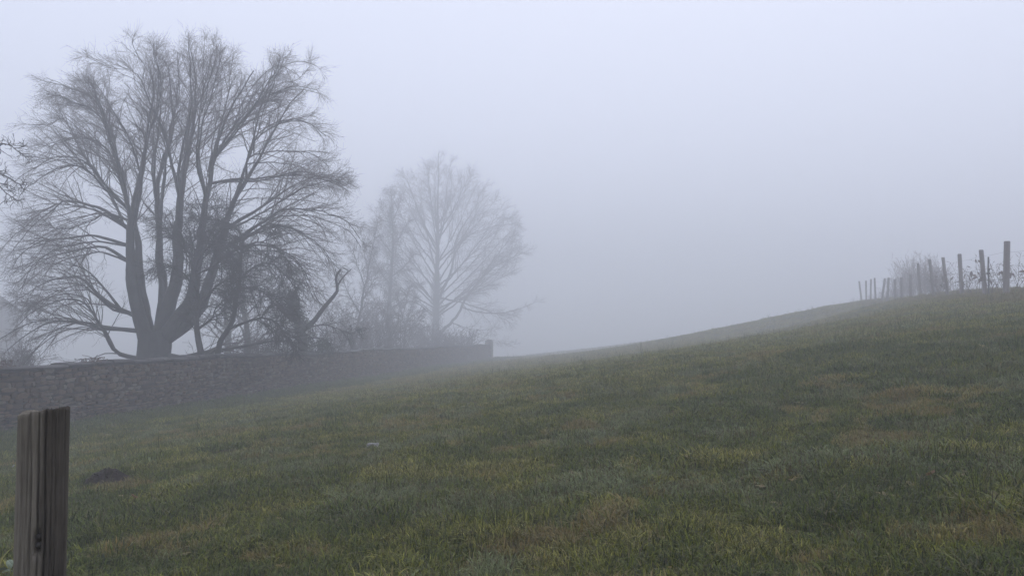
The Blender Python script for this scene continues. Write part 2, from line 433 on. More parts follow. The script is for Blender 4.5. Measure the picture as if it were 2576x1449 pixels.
def leaf_quads(p, size, rg, flat=0.0):
    """little bent leaves: two triangles sharing a midrib"""
    n = len(p); a = norm(rg.normal(size=(n, 3))); a[:, 2] *= (1 - flat); a = norm(a)
    b_ = norm(np.cross(a, norm(rg.normal(size=(n, 3))))); c_ = np.cross(a, b_)
    s = size[:, None]
    V = np.stack([p - a * s * 0.5, p + b_ * s * 0.38 + c_ * s * 0.12, p + a * s * 0.55, p - b_ * s * 0.38 + c_ * s * 0.12], 1).reshape(-1, 3)
    i = np.arange(n)[:, None] * 4
    return V, np.concatenate([i + np.array([[0, 1, 2]]), i + np.array([[0, 2, 3]])])

def ivy_on(root, axis, spread, n, size, seed, mat=None, name='ivy'):
    """leaf mass round an axis given as world points with a spread per point"""
    rg = np.random.default_rng(seed)
    axis = np.asarray(axis); k = rg.uniform(0, len(axis) - 1.001, n); i = k.astype(int); fr = (k - i)[:, None]
    c0 = axis[i] * (1 - fr) + axis[i + 1] * fr
    sp = np.interp(k, np.arange(len(axis)), spread)
    u = norm(rg.normal(size=(n, 3))); u[:, 2] *= 0.7
    # clumps
    lob = 0.65 + 0.7 * vnoise(k * 3 + 5, np.arctan2(u[:, 1], u[:, 0]) * 2.2 + 20, seed)
    p = c0 + u * (sp * lob * np.sqrt(rg.uniform(0.15, 1.0, n)))[:, None]
    V, F = leaf_quads(p, rg.uniform(*size, n), rg)
    o = part(name, root, V, F, mat or M_ivy, smooth=False); o['kind'] = 'stuff'
    return o

def Z1(x, y): return (x * 0.377, 34 + y * 0.377)      # survey sheets (enlargements of the photograph)
def Z2(x, y): return (x * 0.377, 512 + y * 0.377)
def Z3(x, y): return (751 + x * 0.4242, 341.5 + y * 0.4242)
def sheet(f, pts, dys=None):
    n = len(pts)
    if dys is None: dys = (0, 0)
    return [(*f(a, b_), dys[0] + (dys[1] - dys[0]) * i / (n - 1)) for i, (a, b_) in enumerate(pts)]
def px(pts, dys=(0, 0)):
    n = len(pts); return [(a, b_, dys[0] + (dys[1] - dys[0]) * i / (n - 1)) for i, (a, b_) in enumerate(pts)]

T1 = [  # trunk and rising stems of the big many-stemmed tree
    (px([(390, 912), (389, 870), (388, 835)]), 0.78, 0.62, 1),
    (px([(372, 885), (352, 800), (336, 720), (328, 640), (330, 560), (345, 480), (360, 400), (370, 320), (385, 240), (382, 195)], (0, -1.5)), 0.44, 0.02, 0.42),
    (px([(400, 880), (425, 770), (445, 690), (447, 600), (455, 500), (470, 400), (488, 300), (490, 210), (480, 128)], (0.3, 0.6)), 0.46, 0.02, 0.42),
    (px([(415, 880), (470, 770), (495, 680), (508, 580), (520, 500), (538, 400), (565, 310), (602, 235), (640, 180)], (0, -2)), 0.42, 0.02, 0.42),
    (px([(420, 885), (490, 795), (528, 700), (558, 600), (582, 520), (640, 420), (690, 330), (730, 262), (764, 225)], (0, 1.2)), 0.40, 0.02, 0.42),
    (px([(395, 880), (410, 760), (404, 680), (400, 600), (396, 520), (404, 430), (432, 340), (432, 260), (422, 165)], (0.3, 2.6)), 0.32, 0.02, 0.42),
    (px([(380, 880), (362, 760), (352, 680), (347, 600), (322, 510), (303, 430), (282, 340), (258, 270), (232, 215)], (0.2, 2.0)), 0.32, 0.02, 0.42),
    # limbs
    (px([(330, 565), (310, 470), (285, 380), (262, 300), (240, 225)], (-0.4, -2)), 0.17, 0.015, 0.25),
    (px([(396, 520), (388, 440), (392, 360), (402, 270), (398, 175)], (1, 1.5)), 0.15, 0.015, 0.25),
    (px([(455, 500), (430, 400), (412, 330), (378, 260), (345, 190), (300, 165)], (0.5, -1)), 0.14, 0.015, 0.25),
    (px([(470, 410), (475, 320), (515, 230), (540, 165), (546, 120)], (0.5, 3)), 0.13, 0.015, 0.25),
    (px([(520, 500), (500, 400), (512, 300), (535, 220), (556, 145)], (-0.8, -3)), 0.14, 0.015, 0.25),
    (px([(538, 400), (590, 330), (650, 250), (690, 190), (705, 150)], (-1.2, -2.6)), 0.12, 0.015, 0.2),
    (px([(317, 204), (279, 173), (241, 155), (215, 143)], (-1, -1.4)), 0.035, 0.01, 0.2),
    (sheet(Z2, [(900, 870), (700, 825), (600, 800), (450, 785), (300, 800), (150, 900), (50, 980)], (0, -2)), 0.17, 0.015, 0.3),
    (sheet(Z2, [(930, 1040), (800, 1000), (740, 930), (690, 850), (650, 790), (600, 700), (530, 650), (420, 640), (250, 700), (130, 800)], (-0.3, -2.6)), 0.17, 0.015, 0.35),
    (sheet(Z2, [(690, 850), (560, 790), (420, 820), (300, 900), (200, 1010)], (-1.2, -3)), 0.07, 0.012, 0.2),
    (sheet(Z2, [(800, 1000), (700, 1000), (620, 1030), (500, 1045)], (-0.6, -1.2)), 0.05, 0.012, 0.6),
    (sheet(Z2, [(870, 760), (750, 680), (650, 600), (560, 520), (490, 490), (350, 510), (230, 570), (130, 635)], (0, -1)), 0.17, 0.015, 0.3),
    (sheet(Z2, [(800, 700), (690, 560), (600, 460), (490, 405)], (0, -2)), 0.11, 0.02, 0.3),
    (sheet(Z2, [(850, 400), (750, 320), (650, 290), (520, 310), (400, 340), (260, 400), (120, 520)], (0, 1.6)), 0.13, 0.013, 0.3),
    (sheet(Z2, [(850, 300), (700, 230), (600, 210), (450, 225), (300, 245), (150, 330), (80, 440)], (0, -2)), 0.13, 0.013, 0.3),
    (sheet(Z2, [(860, 170), (700, 50), (560, 0), (430, -10), (300, 80), (150, 230), (80, 330)], (0, 1)), 0.14, 0.013, 0.3),
    (sheet(Z2, [(860, 120), (700, 60), (640, 100), (470, 160), (360, 165)], (0, -2.5)), 0.08, 0.013, 0.3),
    (sheet(Z1, [(850, 1320), (700, 1140), (600, 1020), (500, 960), (350, 970), (200, 1050), (100, 1120)], (0, -1.6)), 0.15, 0.013, 0.3),
    (sheet(Z1, [(840, 1200), (740, 960), (680, 880), (560, 830), (400, 850), (280, 900)], (0, 1.2)), 0.13, 0.013, 0.3),
    (sheet(Z1, [(830, 1050), (700, 740), (600, 640), (500, 600), (380, 560), (310, 540)], (-0.5, -2)), 0.12, 0.013, 0.3),
    (sheet(Z1, [(790, 840), (650, 600), (550, 530), (400, 480), (310, 460)], (0, 1.6)), 0.10, 0.013, 0.25),
    (sheet(Z1, [(560, 900), (440, 700), (330, 740), (190, 740)], (0, -1)), 0.07, 0.012, 0.25),
    (sheet(Z1, [(1600, 1080), (1650, 970), (1750, 940), (1850, 920), (2000, 925), (2100, 950), (2200, 1020)], (0.4, -1)), 0.11, 0.013, 0.25),
    (sheet(Z1, [(1450, 1150), (1600, 1100), (1700, 1105), (1850, 1080), (2000, 1060), (2100, 1080), (2300, 1130)], (0, -2)), 0.12, 0.013, 0.3),
    (sheet(Z1, [(1520, 1430), (1600, 1380), (1750, 1290), (1880, 1200), (2000, 1120), (2150, 1070), (2260, 1090)], (0.5, 1.2)), 0.15, 0.013, 0.3),
    (sheet(Z2, [(1480, 330), (1640, 200), (1760, 120), (1860, 50), (2050, 40), (2200, 70), (2320, 130), (2400, 230)], (0.5, -1.6)), 0.15, 0.013, 0.35),
    (sheet(Z2, [(1500, 310), (1650, 210), (1850, 150), (2000, 190), (2150, 300), (2250, 430)], (0.5, 1.6)), 0.13, 0.013, 0.35),
    (sheet(Z2, [(1440, 400), (1600, 300), (1800, 280), (1950, 350), (2030, 480), (2080, 620)], (0.5, -2.4)), 0.12, 0.013, 0.35),
    (sheet(Z1, [(1420, 960), (1560, 760), (1720, 600), (1850, 530), (2000, 500), (2120, 530)], (0, 1.4)), 0.12, 0.013, 0.25),
    (sheet(Z1, [(1640, 900), (1700, 830), (1800, 750), (1920, 710), (2050, 730), (2150, 820)], (0.3, -1.6)), 0.11, 0.013, 0.25),
    (sheet(Z1, [(1560, 760), (1640, 560), (1740, 430), (1860, 350), (1960, 400)], (0, -1.6)), 0.09, 0.013, 0.25),
    (sheet(Z1, [(1700, 600), (1850, 480), (1980, 440), (2060, 370)], (1, 2)), 0.07, 0.013, 0.2),
    (px([(405, 886), (452, 897), (509, 889), (565, 878), (620, 870), (669, 860), (725, 860)], (-0.5, -1.4)), 0.17, 0.03, 0.35),
]
T1 += [(sheet(Z1, q, dy), r_, 0.014, 0.3) for q, dy, r_ in [
    ([(1080, 1450), (1095, 1100), (1130, 800), (1190, 500), (1180, 250)], (0, 2.4), 0.14), ([(1200, 1400), (1200, 1000), (1240, 800), (1280, 600), (1270, 330), (1262, 200)], (0, -1.6), 0.15),
    ([(940, 1400), (950, 1100), (985, 850), (1050, 650), (1070, 430), (1040, 280)], (0, -2.4), 0.15), ([(1380, 1150), (1420, 950), (1480, 700), (1530, 500), (1555, 290)], (0, 2.4), 0.13),
    ([(830, 1400), (760, 1250), (640, 1060), (530, 900), (430, 700), (380, 600)], (0, 1.8), 0.13), ([(1590, 1250), (1680, 880), (1740, 640), (1800, 450), (1830, 330)], (0, -1.2), 0.11),
    ([(960, 1090), (900, 940), (840, 780), (760, 660), (640, 480), (560, 470)], (0, -1), 0.09), ([(1290, 620), (1340, 480), (1410, 300), (1445, 230)], (-0.5, 1.5), 0.06),
    ([(1070, 520), (1000, 400), (930, 300), (880, 200)], (-1.5, -2.5), 0.05), ([(1530, 560), (1500, 420), (1460, 260), (1425, 220)], (1, 2), 0.05)]]
q1 = np.random.default_rng(111)
extra = []
for a, b_, c_, d_ in T1[7:]:                                   # slimmer companions beside the surveyed limbs
    if len(a) < 5: continue
    ox, oy, od = q1.normal() * 22, q1.normal() * 20, q1.normal() * 1.8; m_ = len(a) - 1
    extra.append(([(x + ox * (i / m_), y + oy * (i / m_) + (8 if i else 0), dy + od * i / m_) for i, (x, y, dy) in enumerate(a)], b_ * 0.6, 0.012, 0.2))
T1 = T1[:1] + [(a, b_ * 0.76, c_, d_) for a, b_, c_, d_ in T1[1:7]] + [(a, b_ * 0.62, c_, d_) for a, b_, c_, d_ in T1[7:] + extra]
make_tree('tall_bare_tree', 'huge bare tree with many rising stems and drooping arched limbs behind the stone wall', 31.5, T1, trunk=7, seed=3,
          sp1=0.24, L1=(0.9, 3.1), per2=7, L2=(0.4, 1.15), per3=4, L3=(0.18, 0.42), rmin=0.0031, taper=1.6, wob=0.03, crown=(452, 575, 445, 490), ang=(0.30, 0.85), droop=(-0.035, -0.035, -0.03), up=0.05)

# two slim crooked trees standing in front of the big one
TA = [(sheet(Z2, [(1340, 1060), (1330, 900), (1330, 700), (1300, 550), (1310, 400), (1240, 300), (1200, 200)], (0, 0.5)), 0.165, 0.03, 0.4),
      (sheet(Z2, [(1330, 720), (1400, 600), (1480, 520), (1560, 500), (1650, 470)], (0, -1)), 0.08, 0.015, 0.25),
      (sheet(Z2, [(1305, 500), (1360, 330), (1400, 200), (1450, 110), (1420, 20)], (0, 1)), 0.08, 0.015, 0.2),
      (sheet(Z2, [(1330, 640), (1240, 480), (1150, 420), (1060, 420)], (0, -1)), 0.06, 0.015, 0.25),
      (sheet(Z2, [(1320, 560), (1280, 380), (1290, 250), (1330, 150), (1300, 40)], (0, 1.2)), 0.07, 0.015, 0.2),
      (sheet(Z2, [(1340, 860), (1420, 760), (1440, 680), (1520, 640)], (0, -0.7)), 0.05, 0.012, 0.3),
      (sheet(Z2, [(1310, 420), (1380, 300), (1470, 240), (1560, 300)], (0, -1)), 0.05, 0.012, 0.15), (sheet(Z2, [(1290, 360), (1200, 260), (1130, 200), (1080, 120)], (0, 0.6)), 0.05, 0.012, 0.15),
      (sheet(Z2, [(1320, 480), (1420, 420), (1500, 380), (1580, 420)], (0, 0.8)), 0.05, 0.012, 0.15)]
make_tree('slim_dark_tree', 'slim upright dark tree rising behind the wall in front of the many-stemmed giant', 27.6, TA, seed=11, trunkmat=M_darkbark,
          sp1=0.10, L1=(0.6, 1.7), per2=7, L2=(0.3, 0.8), per3=6, L3=(0.12, 0.32), up=0.0, droop=(-0.02, -0.03, -0.03), rmin=0.0052, jit=0.16)
TB = [(sheet(Z2, [(1440, 1055), (1470, 930), (1530, 830), (1570, 700), (1590, 500), (1610, 300), (1600, 230), (1530, 130), (1450, 100)], (0, 0.3)), 0.135, 0.03, 0.45),
      (sheet(Z2, [(1520, 860), (1620, 800), (1750, 765), (1850, 790), (1900, 870), (1950, 930)], (0, -0.5)), 0.10, 0.02, 0.3),
      (sheet(Z2, [(1595, 520), (1700, 420), (1800, 400), (1900, 460), (1960, 560)], (0, 0.8)), 0.06, 0.015, 0.2),
      (sheet(Z2, [(1605, 320), (1700, 260), (1830, 290), (1920, 380)], (0, -0.8)), 0.06, 0.015, 0.2),
      (sheet(Z2, [(1585, 600), (1680, 560), (1790, 620), (1860, 720)], (0, -0.8)), 0.05, 0.014, 0.2),
      (sheet(Z2, [(1600, 230), (1680, 160), (1760, 150), (1840, 200)], (0, 0.8)), 0.05, 0.014, 0.2),
      (sheet(Z2, [(1600, 420), (1530, 330), (1490, 250), (1400, 200)], (0, 0.8)), 0.05, 0.014, 0.2),
      (sheet(Z2, [(1740, 768), (1800, 680), (1860, 640), (1920, 690)], (0, 0.8)), 0.04, 0.012, 0.15)]
make_tree('crooked_dark_tree', 'crooked dark tree with a curving leaning trunk and low arched limb behind the wall', 28.2, TB, seed=12, trunkmat=M_darkbark,
          sp1=0.11, L1=(0.6, 1.7), per2=7, L2=(0.3, 0.8), per3=5, L3=(0.12, 0.32), up=-0.02, droop=(-0.06, -0.06, -0.05), rmin=0.0058, jit=0.16)

# leaning broken tree wrapped in ivy
TC = [(sheet(Z2, [(2020, 1040), (2010, 900), (1990, 800), (1940, 720), (1945, 640)]), 0.30, 0.16, 0.6),
      (sheet(Z2, [(2040, 850), (2080, 800), (2130, 730), (2210, 640), (2250, 580), (2240, 500), (2270, 440)], (0, -0.5)), 0.17, 0.05, 1),
      (sheet(Z2, [(2248, 545), (2300, 480), (2350, 440)], (-0.4, -0.6)), 0.06, 0.02, 1),
      (sheet(Z2, [(2060, 840), (2180, 810), (2280, 850), (2360, 830)], (0, -0.6)), 0.05, 0.012, 0.2),
      (sheet(Z2, [(2050, 900), (2150, 900), (2220, 960)], (0, -0.9)), 0.05, 0.012, 0.1),
      (sheet(Z2, [(1990, 810), (1900, 740), (1840, 640), (1800, 520)], (0, -0.6)), 0.06, 0.012, 0.2),
      (sheet(Z2, [(1950, 700), (1960, 600), (2000, 540), (1990, 470)], (0, 0.6)), 0.07, 0.012, 0.2),
      (sheet(Z2, [(2000, 860), (1930, 840), (1880, 900), (1860, 980)], (0, -0.6)), 0.05, 0.012, 0.1)]
tc = make_tree('ivy_clad_tree', 'leaning broken tree wrapped in dark ivy with one bare forked bough, behind the wall', 36.5, TC, seed=13, trunkmat=M_darkbark,
               sp1=0.16, L1=(0.5, 1.3), per2=6, L2=(0.25, 0.6), per3=4, L3=(0.12, 0.3), up=-0.01, droop=(-0.05, -0.05, -0.04), rmin=0.0065, jit=0.16)
ivy_on(tc, [P(760, 890, 36.2), P(762, 850, 36.2), P(765, 825, 36.3), P(750, 790, 36.4), P(738, 760, 36.5), P(736, 735, 36.5)], [0.62, 0.66, 0.60, 0.42, 0.34, 0.2], 2400, (0.06, 0.12), 5)
ivy_on(tc, [P(785, 878, 36.0), P(805, 868, 36.0), P(822, 872, 35.9)], [0.6, 0.5, 0.3], 700, (0.05, 0.10), 6)

# trees deeper in the mist behind the far part of the wall
T2 = [(px([(1095, 872), (1097, 800), (1098, 740), (1100, 650), (1101, 560), (1103, 460), (1104, 378)]), 0.42, 0.02, 0.35)]
def limb2(a, b_, bend=-14, dy=(0, 0), r=0.12, ts=0.2):
    mx_, my_ = (a[0] + b_[0]) / 2, (a[1] + b_[1]) / 2
    T2.append((px([a, (mx_, my_ + bend), b_], dy), r, 0.015, ts))
T2.append((sheet(Z3, [(840, 1190), (930, 1080), (1000, 950), (1080, 850), (1130, 770), (1200, 680), (1290, 560)], (0, -1.5)), 0.17, 0.015, 0.3))
T2.append((sheet(Z3, [(850, 1000), (905, 800), (930, 640), (960, 560), (1050, 420), (1080, 330)], (0, 1.5)), 0.16, 0.015, 0.35))
T2.append((sheet(Z3, [(960, 1020), (1060, 1045), (1200, 1050), (1330, 1020), (1420, 980)], (-0.8, -2)), 0.10, 0.015, 0.2))
T2.append((sheet(Z3, [(860, 980), (1000, 1000), (1150, 1050), (1260, 1110)], (0, 2)), 0.10, 0.015, 0.25))
T2.append((sheet(Z3, [(930, 1120), (1040, 1150), (1160, 1150)], (-0.6, -2)), 0.05, 0.012, 0.3))
T2.append((sheet(Z3, [(920, 1140), (1060, 1190), (1150, 1210), (1270, 1240)], (-0.6, -1)), 0.05, 0.012, 0.5))
T2.append((sheet(Z3, [(920, 700), (1000, 600), (1120, 550), (1260, 520)], (0.5, -1)), 0.10, 0.015, 0.2))
T2.append((sheet(Z3, [(1030, 900), (1160, 780), (1280, 720), (1360, 680)], (0, -2)), 0.09, 0.015, 0.2))
q2 = np.random.default_rng(222)
for k in range(34):
    th = math.radians(-8 + 196 * (k + 0.5) / 34 + q2.uniform(-4, 4)); f_ = q2.uniform(0.74, 0.95)
    ex, ey = 1112 + 205 * f_ * math.cos(th), 655 - 268 * f_ * math.sin(th)
    sy_ = 800 - 250 * math.sin(th) ** 1.4 * q2.uniform(0.35, 1.0) if math.sin(th) > 0 else 780
    sy_ = max(sy_, ey + 60)
    limb2((1099, sy_), (ex, ey), 10 * math.sin(th) + 4, (0, q2.uniform(-6, 6) * (1 - 0.6 * abs(math.cos(th)))), 0.085)
t2 = make_tree('misty_round_tree', 'broad bare tree fading into mist near the far end pillar of the wall', 112.0, T2, seed=21, sp1=0.50, L1=(1.4, 4.8), per2=7, L2=(0.8, 2.2), per3=4, L3=(0.35, 0.95), rmin=0.0068, up=0.04, rscale=1.45, crown=(1125, 650, 235, 275), ang=(0.3, 0.85))
ivy_on(t2, [P(1096, 875, 111.6), P(1096, 800, 111.6), P(1098, 740, 111.7), P(1099, 690, 111.8)], [0.8, 1.25, 1.0, 0.6], 7000, (0.08, 0.16), 22)
T3 = [(px([(980, 872), (979, 780), (984, 690), (988, 600), (985, 540), (984, 486)]), 0.26, 0.02, 0.12)]
for a, b_, dy in [((980, 800), (925, 730), (0, -1)), ((981, 780), (1050, 715), (0, 1)), ((983, 720), (935, 640), (0, 1)), ((984, 700), (1040, 640), (0, -1)), ((986, 640), (945, 570), (0, -1)),
                  ((987, 620), (1025, 560), (0, 1)), ((979, 840), (1040, 790), (0, -1)), ((979, 830), (930, 790), (0, 1)), ((986, 570), (960, 520), (0, 0.5)), ((986, 560), (1008, 500), (0, -0.5))]:
    T3.append((px([a, ((a[0] + b_[0]) / 2, (a[1] + b_[1]) / 2 + 6), b_], dy), 0.07, 0.015, 0.15))
t3 = make_tree('ivy_column_tree', 'narrow pointed tree thick with ivy beside the broad misty tree', 90.0, T3, seed=23, rscale=1.35, sp1=0.24, L1=(0.7, 2.1), per2=7, L2=(0.4, 1.1), per3=4, L3=(0.2, 0.45), rmin=0.008, up=0.03)
ivy_on(t3, [P(980, 870, 89.8), P(980, 760, 89.8), P(985, 690, 89.8), P(986, 600, 89.9), P(984, 520, 90)], [0.5, 0.9, 1.5, 1.0, 0.3], 5200, (0.08, 0.16), 24)
T4 = [(px([(890, 880), (905, 790), (918, 720), (929, 660), (945, 590), (950, 560)], (0, 0.5)), 0.17, 0.015, 0.2)]
for a, b_, dy in [((905, 790), (860, 700), (0, -1)), ((910, 760), (950, 680), (0, 1)), ((900, 810), (850, 770), (0, 1)), ((918, 720), (885, 620), (0, -0.5)), ((900, 820), (945, 770), (0, -1.2)), ((925, 680), (905, 580), (0, 1)), ((895, 850), (862, 830), (0, -1))]:
    T4.append((px([a, ((a[0] + b_[0]) / 2, (a[1] + b_[1]) / 2 + 4), b_], dy), 0.07, 0.012, 0.15))
make_tree('slanting_grey_tree', 'small slanting bare tree between the ivy-wrapped bough and the pointed ivy tree', 69.0, T4, seed=25, sp1=0.20, L1=(0.6, 1.8), per2=6, L2=(0.3, 0.8), per3=4, L3=(0.18, 0.4), rmin=0.0075, up=0.02)
T5 = [(px([(1018, 880), (1018, 840), (1016, 810), (1006, 780), (1000, 740)]), 0.16, 0.02, 0.4)]
for a, b_, dy in [((1018, 840), (1060, 790), (0, -0.6)), ((1017, 825), (1040, 750), (0, 0.8)), ((1016, 815), (985, 770), (0, -1)), ((1018, 850), (1062, 825), (0, 0.8)), ((1017, 835), (985, 820), (0, 1)), ((1012, 800), (1030, 720), (0, 0))]:
    T5.append((px([a, ((a[0] + b_[0]) / 2, (a[1] + b_[1]) / 2 + 4), b_], dy), 0.06, 0.012, 0.15))
make_tree('low_spreading_tree', 'low twiggy tree with a short dark trunk just behind the far wall', 80.0, T5, seed=26, sp1=0.20, L1=(0.5, 1.6), per2=6, L2=(0.3, 0.8), per3=4, L3=(0.18, 0.4), rmin=0.008, up=0.0, trunkmat=M_darkbark)
# thickets along the back of the wall
def thicket(name, label, cx, Y, w, h, n, seed, mat=M_twig, rmin=0.007, spread=0.35):
    rg = np.random.default_rng(seed)
    c0 = P(cx, 860, Y); gz = hz(c0[0], c0[1])
    root = thing(name, (c0[0], c0[1], gz), label, 'shrub', None)
    p = np.stack([c0[0] + rg.uniform(-w / 2, w / 2, n), c0[1] + rg.uniform(-0.6, 0.6, n), np.full(n, gz - 0.1)], -1)
    d = norm(np.stack([rg.normal(size=n) * spread, rg.normal(size=n) * spread, np.ones(n)], -1))
    L = h * rg.uniform(0.6, 1.1, n)
    b1 = grow(p, d, L, 8, 0.10, np.array([0, 0, 0.0]), rg)
    V, F = tubes(b1, np.linspace(0.022, rmin, 9)[None].repeat(n, 0), 4); part('stems', root, V, F, mat)
    g = Geo(); pp, t, s = spawn_many(b1, 14, 0.15, 1, rg); d = child_dirs(t, rg.uniform(0.4, 1.0, len(pp)), rg)
    b2 = grow(pp, d, rg.uniform(0.3, 0.9, len(pp)) * h / 2.2, 4, 0.14, np.array([0, 0, 0.0]), rg)
    V, F = tubes(b2, np.linspace(rmin * 1.4, rmin, 5)[None].repeat(len(pp), 0), 3); g.add(V, F)
    pp, t, s = spawn_many(b2, 5, 0.15, 1, rg); d = child_dirs(t, rg.uniform(0.4, 1.0, len(pp)), rg)
    b3 = grow(pp, d, rg.uniform(0.12, 0.4, len(pp)), 2, 0.14, np.array([0, 0, 0.0]), rg)
    V, F = tubes(b3, np.full((len(pp), 3), rmin * 0.95), 3); g.add(V, F)
    V, F = g.get(); part('twigs', root, V, F, mat)
    return root
thicket('twiggy_thicket', 'twiggy thicket filling the gap beside the slanting grey tree', 862, 50, 3.4, 4.0, 50, 31)
thicket('twiggy_thicket', 'dense twiggy thicket at the foot of the pointed ivy tree', 945, 62, 4.6, 5.0, 70, 32)
thicket('twiggy_thicket', 'brushy thicket at the foot of the broad misty tree, towards the pillar', 1140, 76, 3.8, 3.4, 60, 33, rmin=0.009)
thicket('twiggy_thicket', 'brushwood between the low spreading tree and the broad misty tree', 1058, 76, 3.4, 3.8, 44, 34, rmin=0.009)
thicket('twiggy_thicket', 'tangled brushwood under the crooked dark tree', 665, 38, 3.6, 2.5, 36, 35, mat=M_darkbark)
thicket('small_shrub', 'small dark shrub peeping over the near end of the wall', 46, 33, 0.9, 2.0, 26, 36, spread=0.18)

# plain bare trees: one dim pair behind the big tree, one at the near left, faint ones up the hill
def simple_tree(name, label, x, y, H, r, seed, spreadr=0.4, n=13, group=None, **kw):
    rg = np.random.default_rng(seed); gz = hz(x, y)
    def inv(p):
        d = np.asarray(p) - np.array([0, 0, EYE]); q = d / d[1]
        k = SP / CP
        v = (q[2] * CP - SP) / (CP + q[2] * SP)
        s = CP - v * SP
        return (1288 + q[0] * s * FPX, 724.5 - v * FPX, d[1] - y)
    base = np.array([x, y, gz])
    spine = [base + np.array([0, 0, -0.3]), base + np.array([0.02 * H, 0, 0.3 * H]), base + np.array([-0.01 * H, 0, 0.65 * H]), base + np.array([0.02 * H, 0.1, H])]
    L = [([inv(p) for p in spine], r, 0.02, 0.35)]
    for i in range(n):
        t = 0.22 + 0.68 * i / n; a = i * 2.4 + rg.uniform(-0.4, 0.4); l = H * spreadr * (1.15 - 0.8 * t) * rg.uniform(0.8, 1.15)
        s = base + np.array([0, 0, t * H])
        dr = np.array([math.cos(a), math.sin(a), 0])
        L.append(([inv(s), inv(s + dr * l * 0.5 + np.array([0, 0, l * 0.42])), inv(s + dr * l + np.array([0, 0, l * 0.7]))], r * 0.35 * (1.1 - t), 0.014, 0.2))
    return make_tree(name, label, y, L, seed=seed, base=base, group=group, **kw)
simple_tree('shaded_back_tree', 'grey tree with a stout trunk seen under the low limb of the giant tree', *(P(615, 880, 44)[:2]), 7.5, 0.26, 41, sp1=0.5, per2=4, per3=3, rmin=0.007)
simple_tree('shaded_back_tree', 'paler grey tree trunk behind the curving leaning trunk', *(P(568, 880, 50)[:2]), 7.0, 0.30, 42, sp1=0.5, per2=4, per3=3, rmin=0.008)
TL = [(px([(-420, 990), (-410, 760), (-380, 560), (-330, 420), (-300, 300)]), 0.24, 0.03, 0.5),
      (px([(-375, 560), (-250, 450), (-130, 410), (-30, 430), (20, 455), (62, 462)], (0, 0.5)), 0.11, 0.015, 0.35),
      (px([(-130, 410), (-50, 375), (20, 366), (45, 374)], (0.2, -0.5)), 0.04, 0.012, 0.3),
      (px([(-60, 425), (0, 470), (18, 490)], (0.2, 1.0)), 0.035, 0.012, 0.2),
      (px([(-390, 600), (-460, 480), (-520, 420)], (0, -1)), 0.09, 0.015, 0.2),
      (px([(-345, 450), (-420, 330), (-440, 250)], (0, 1)), 0.09, 0.015, 0.2),
      (px([(-395, 650), (-300, 560), (-220, 540)], (0, -1.5)), 0.07, 0.015, 0.2)]
make_tree('nearby_bare_tree', 'dark bare tree whose crooked twigs reach in over the near end of the wall', 21.0, TL, seed=44, trunkmat=M_darkbark, sp1=0.22, L1=(0.3, 0.75), per2=4, L2=(0.15, 0.4), per3=3, L3=(0.06, 0.18),
          base=P(-420, 1000, 21.0), rmin=0.006, up=0.0, jit=0.2, ang=(0.5, 1.1))
def scatter_nodes(name, coll):
    ng = bpy.data.node_groups.new(name, 'GeometryNodeTree')
    ng.interface.new_socket('Geometry', in_out='INPUT', socket_type='NodeSocketGeometry'); ng.interface.new_socket('Geometry', in_out='OUTPUT', socket_type='NodeSocketGeometry')
    gi = ng.nodes.new('NodeGroupInput'); go = ng.nodes.new('NodeGroupOutput')
    ci = ng.nodes.new('GeometryNodeCollectionInfo'); ci.inputs['Collection'].default_value = coll; ci.inputs['Separate Children'].default_value = True; ci.inputs['Reset Children'].default_value = True
    ip = ng.nodes.new('GeometryNodeInstanceOnPoints'); ip.inputs['Pick Instance'].default_value = True
    def na_(nm, ty='FLOAT'):
        n = ng.nodes.new('GeometryNodeInputNamedAttribute'); n.data_type = ty; n.inputs['Name'].default_value = nm; return n.outputs['Attribute']
    cb = ng.nodes.new('ShaderNodeCombineXYZ'); ng.links.new(na_('tilt'), cb.inputs['X']); ng.links.new(na_('yaw'), cb.inputs['Z'])
    m2p = ng.nodes.new('GeometryNodeMeshToPoints')
    ng.links.new(gi.outputs[0], m2p.inputs['Mesh']); ng.links.new(m2p.outputs['Points'], ip.inputs['Points'])
    ng.links.new(ci.outputs[0], ip.inputs['Instance']); ng.links.new(na_('which', 'INT'), ip.inputs['Instance Index'])
    ng.links.new(cb.outputs[0], ip.inputs['Rotation']); ng.links.new(na_('scl'), ip.inputs['Scale']); ng.links.new(ip.outputs[0], go.inputs[0])
    return ng
def scatter_obj(name, pts, floats, which, coll, mat):
    pm = bpy.data.meshes.new(name); pm.vertices.add(len(pts)); pm.vertices.foreach_set('co', np.asarray(pts, dtype=np.float32).ravel())
    for nm, a in floats.items():
        x = pm.attributes.new(nm, 'FLOAT', 'POINT'); x.data.foreach_set('value', np.asarray(a, dtype=np.float32))
    x = pm.attributes.new('which', 'INT', 'POINT'); x.data.foreach_set('value', np.asarray(which, dtype=np.int32))
    pm.materials.append(mat)
    o = bpy.data.objects.new(name, pm); col.objects.link(o)
    md = o.modifiers.new('scatter', 'NODES'); md.node_group = scatter_nodes(name + '_scatter', coll)
    return o
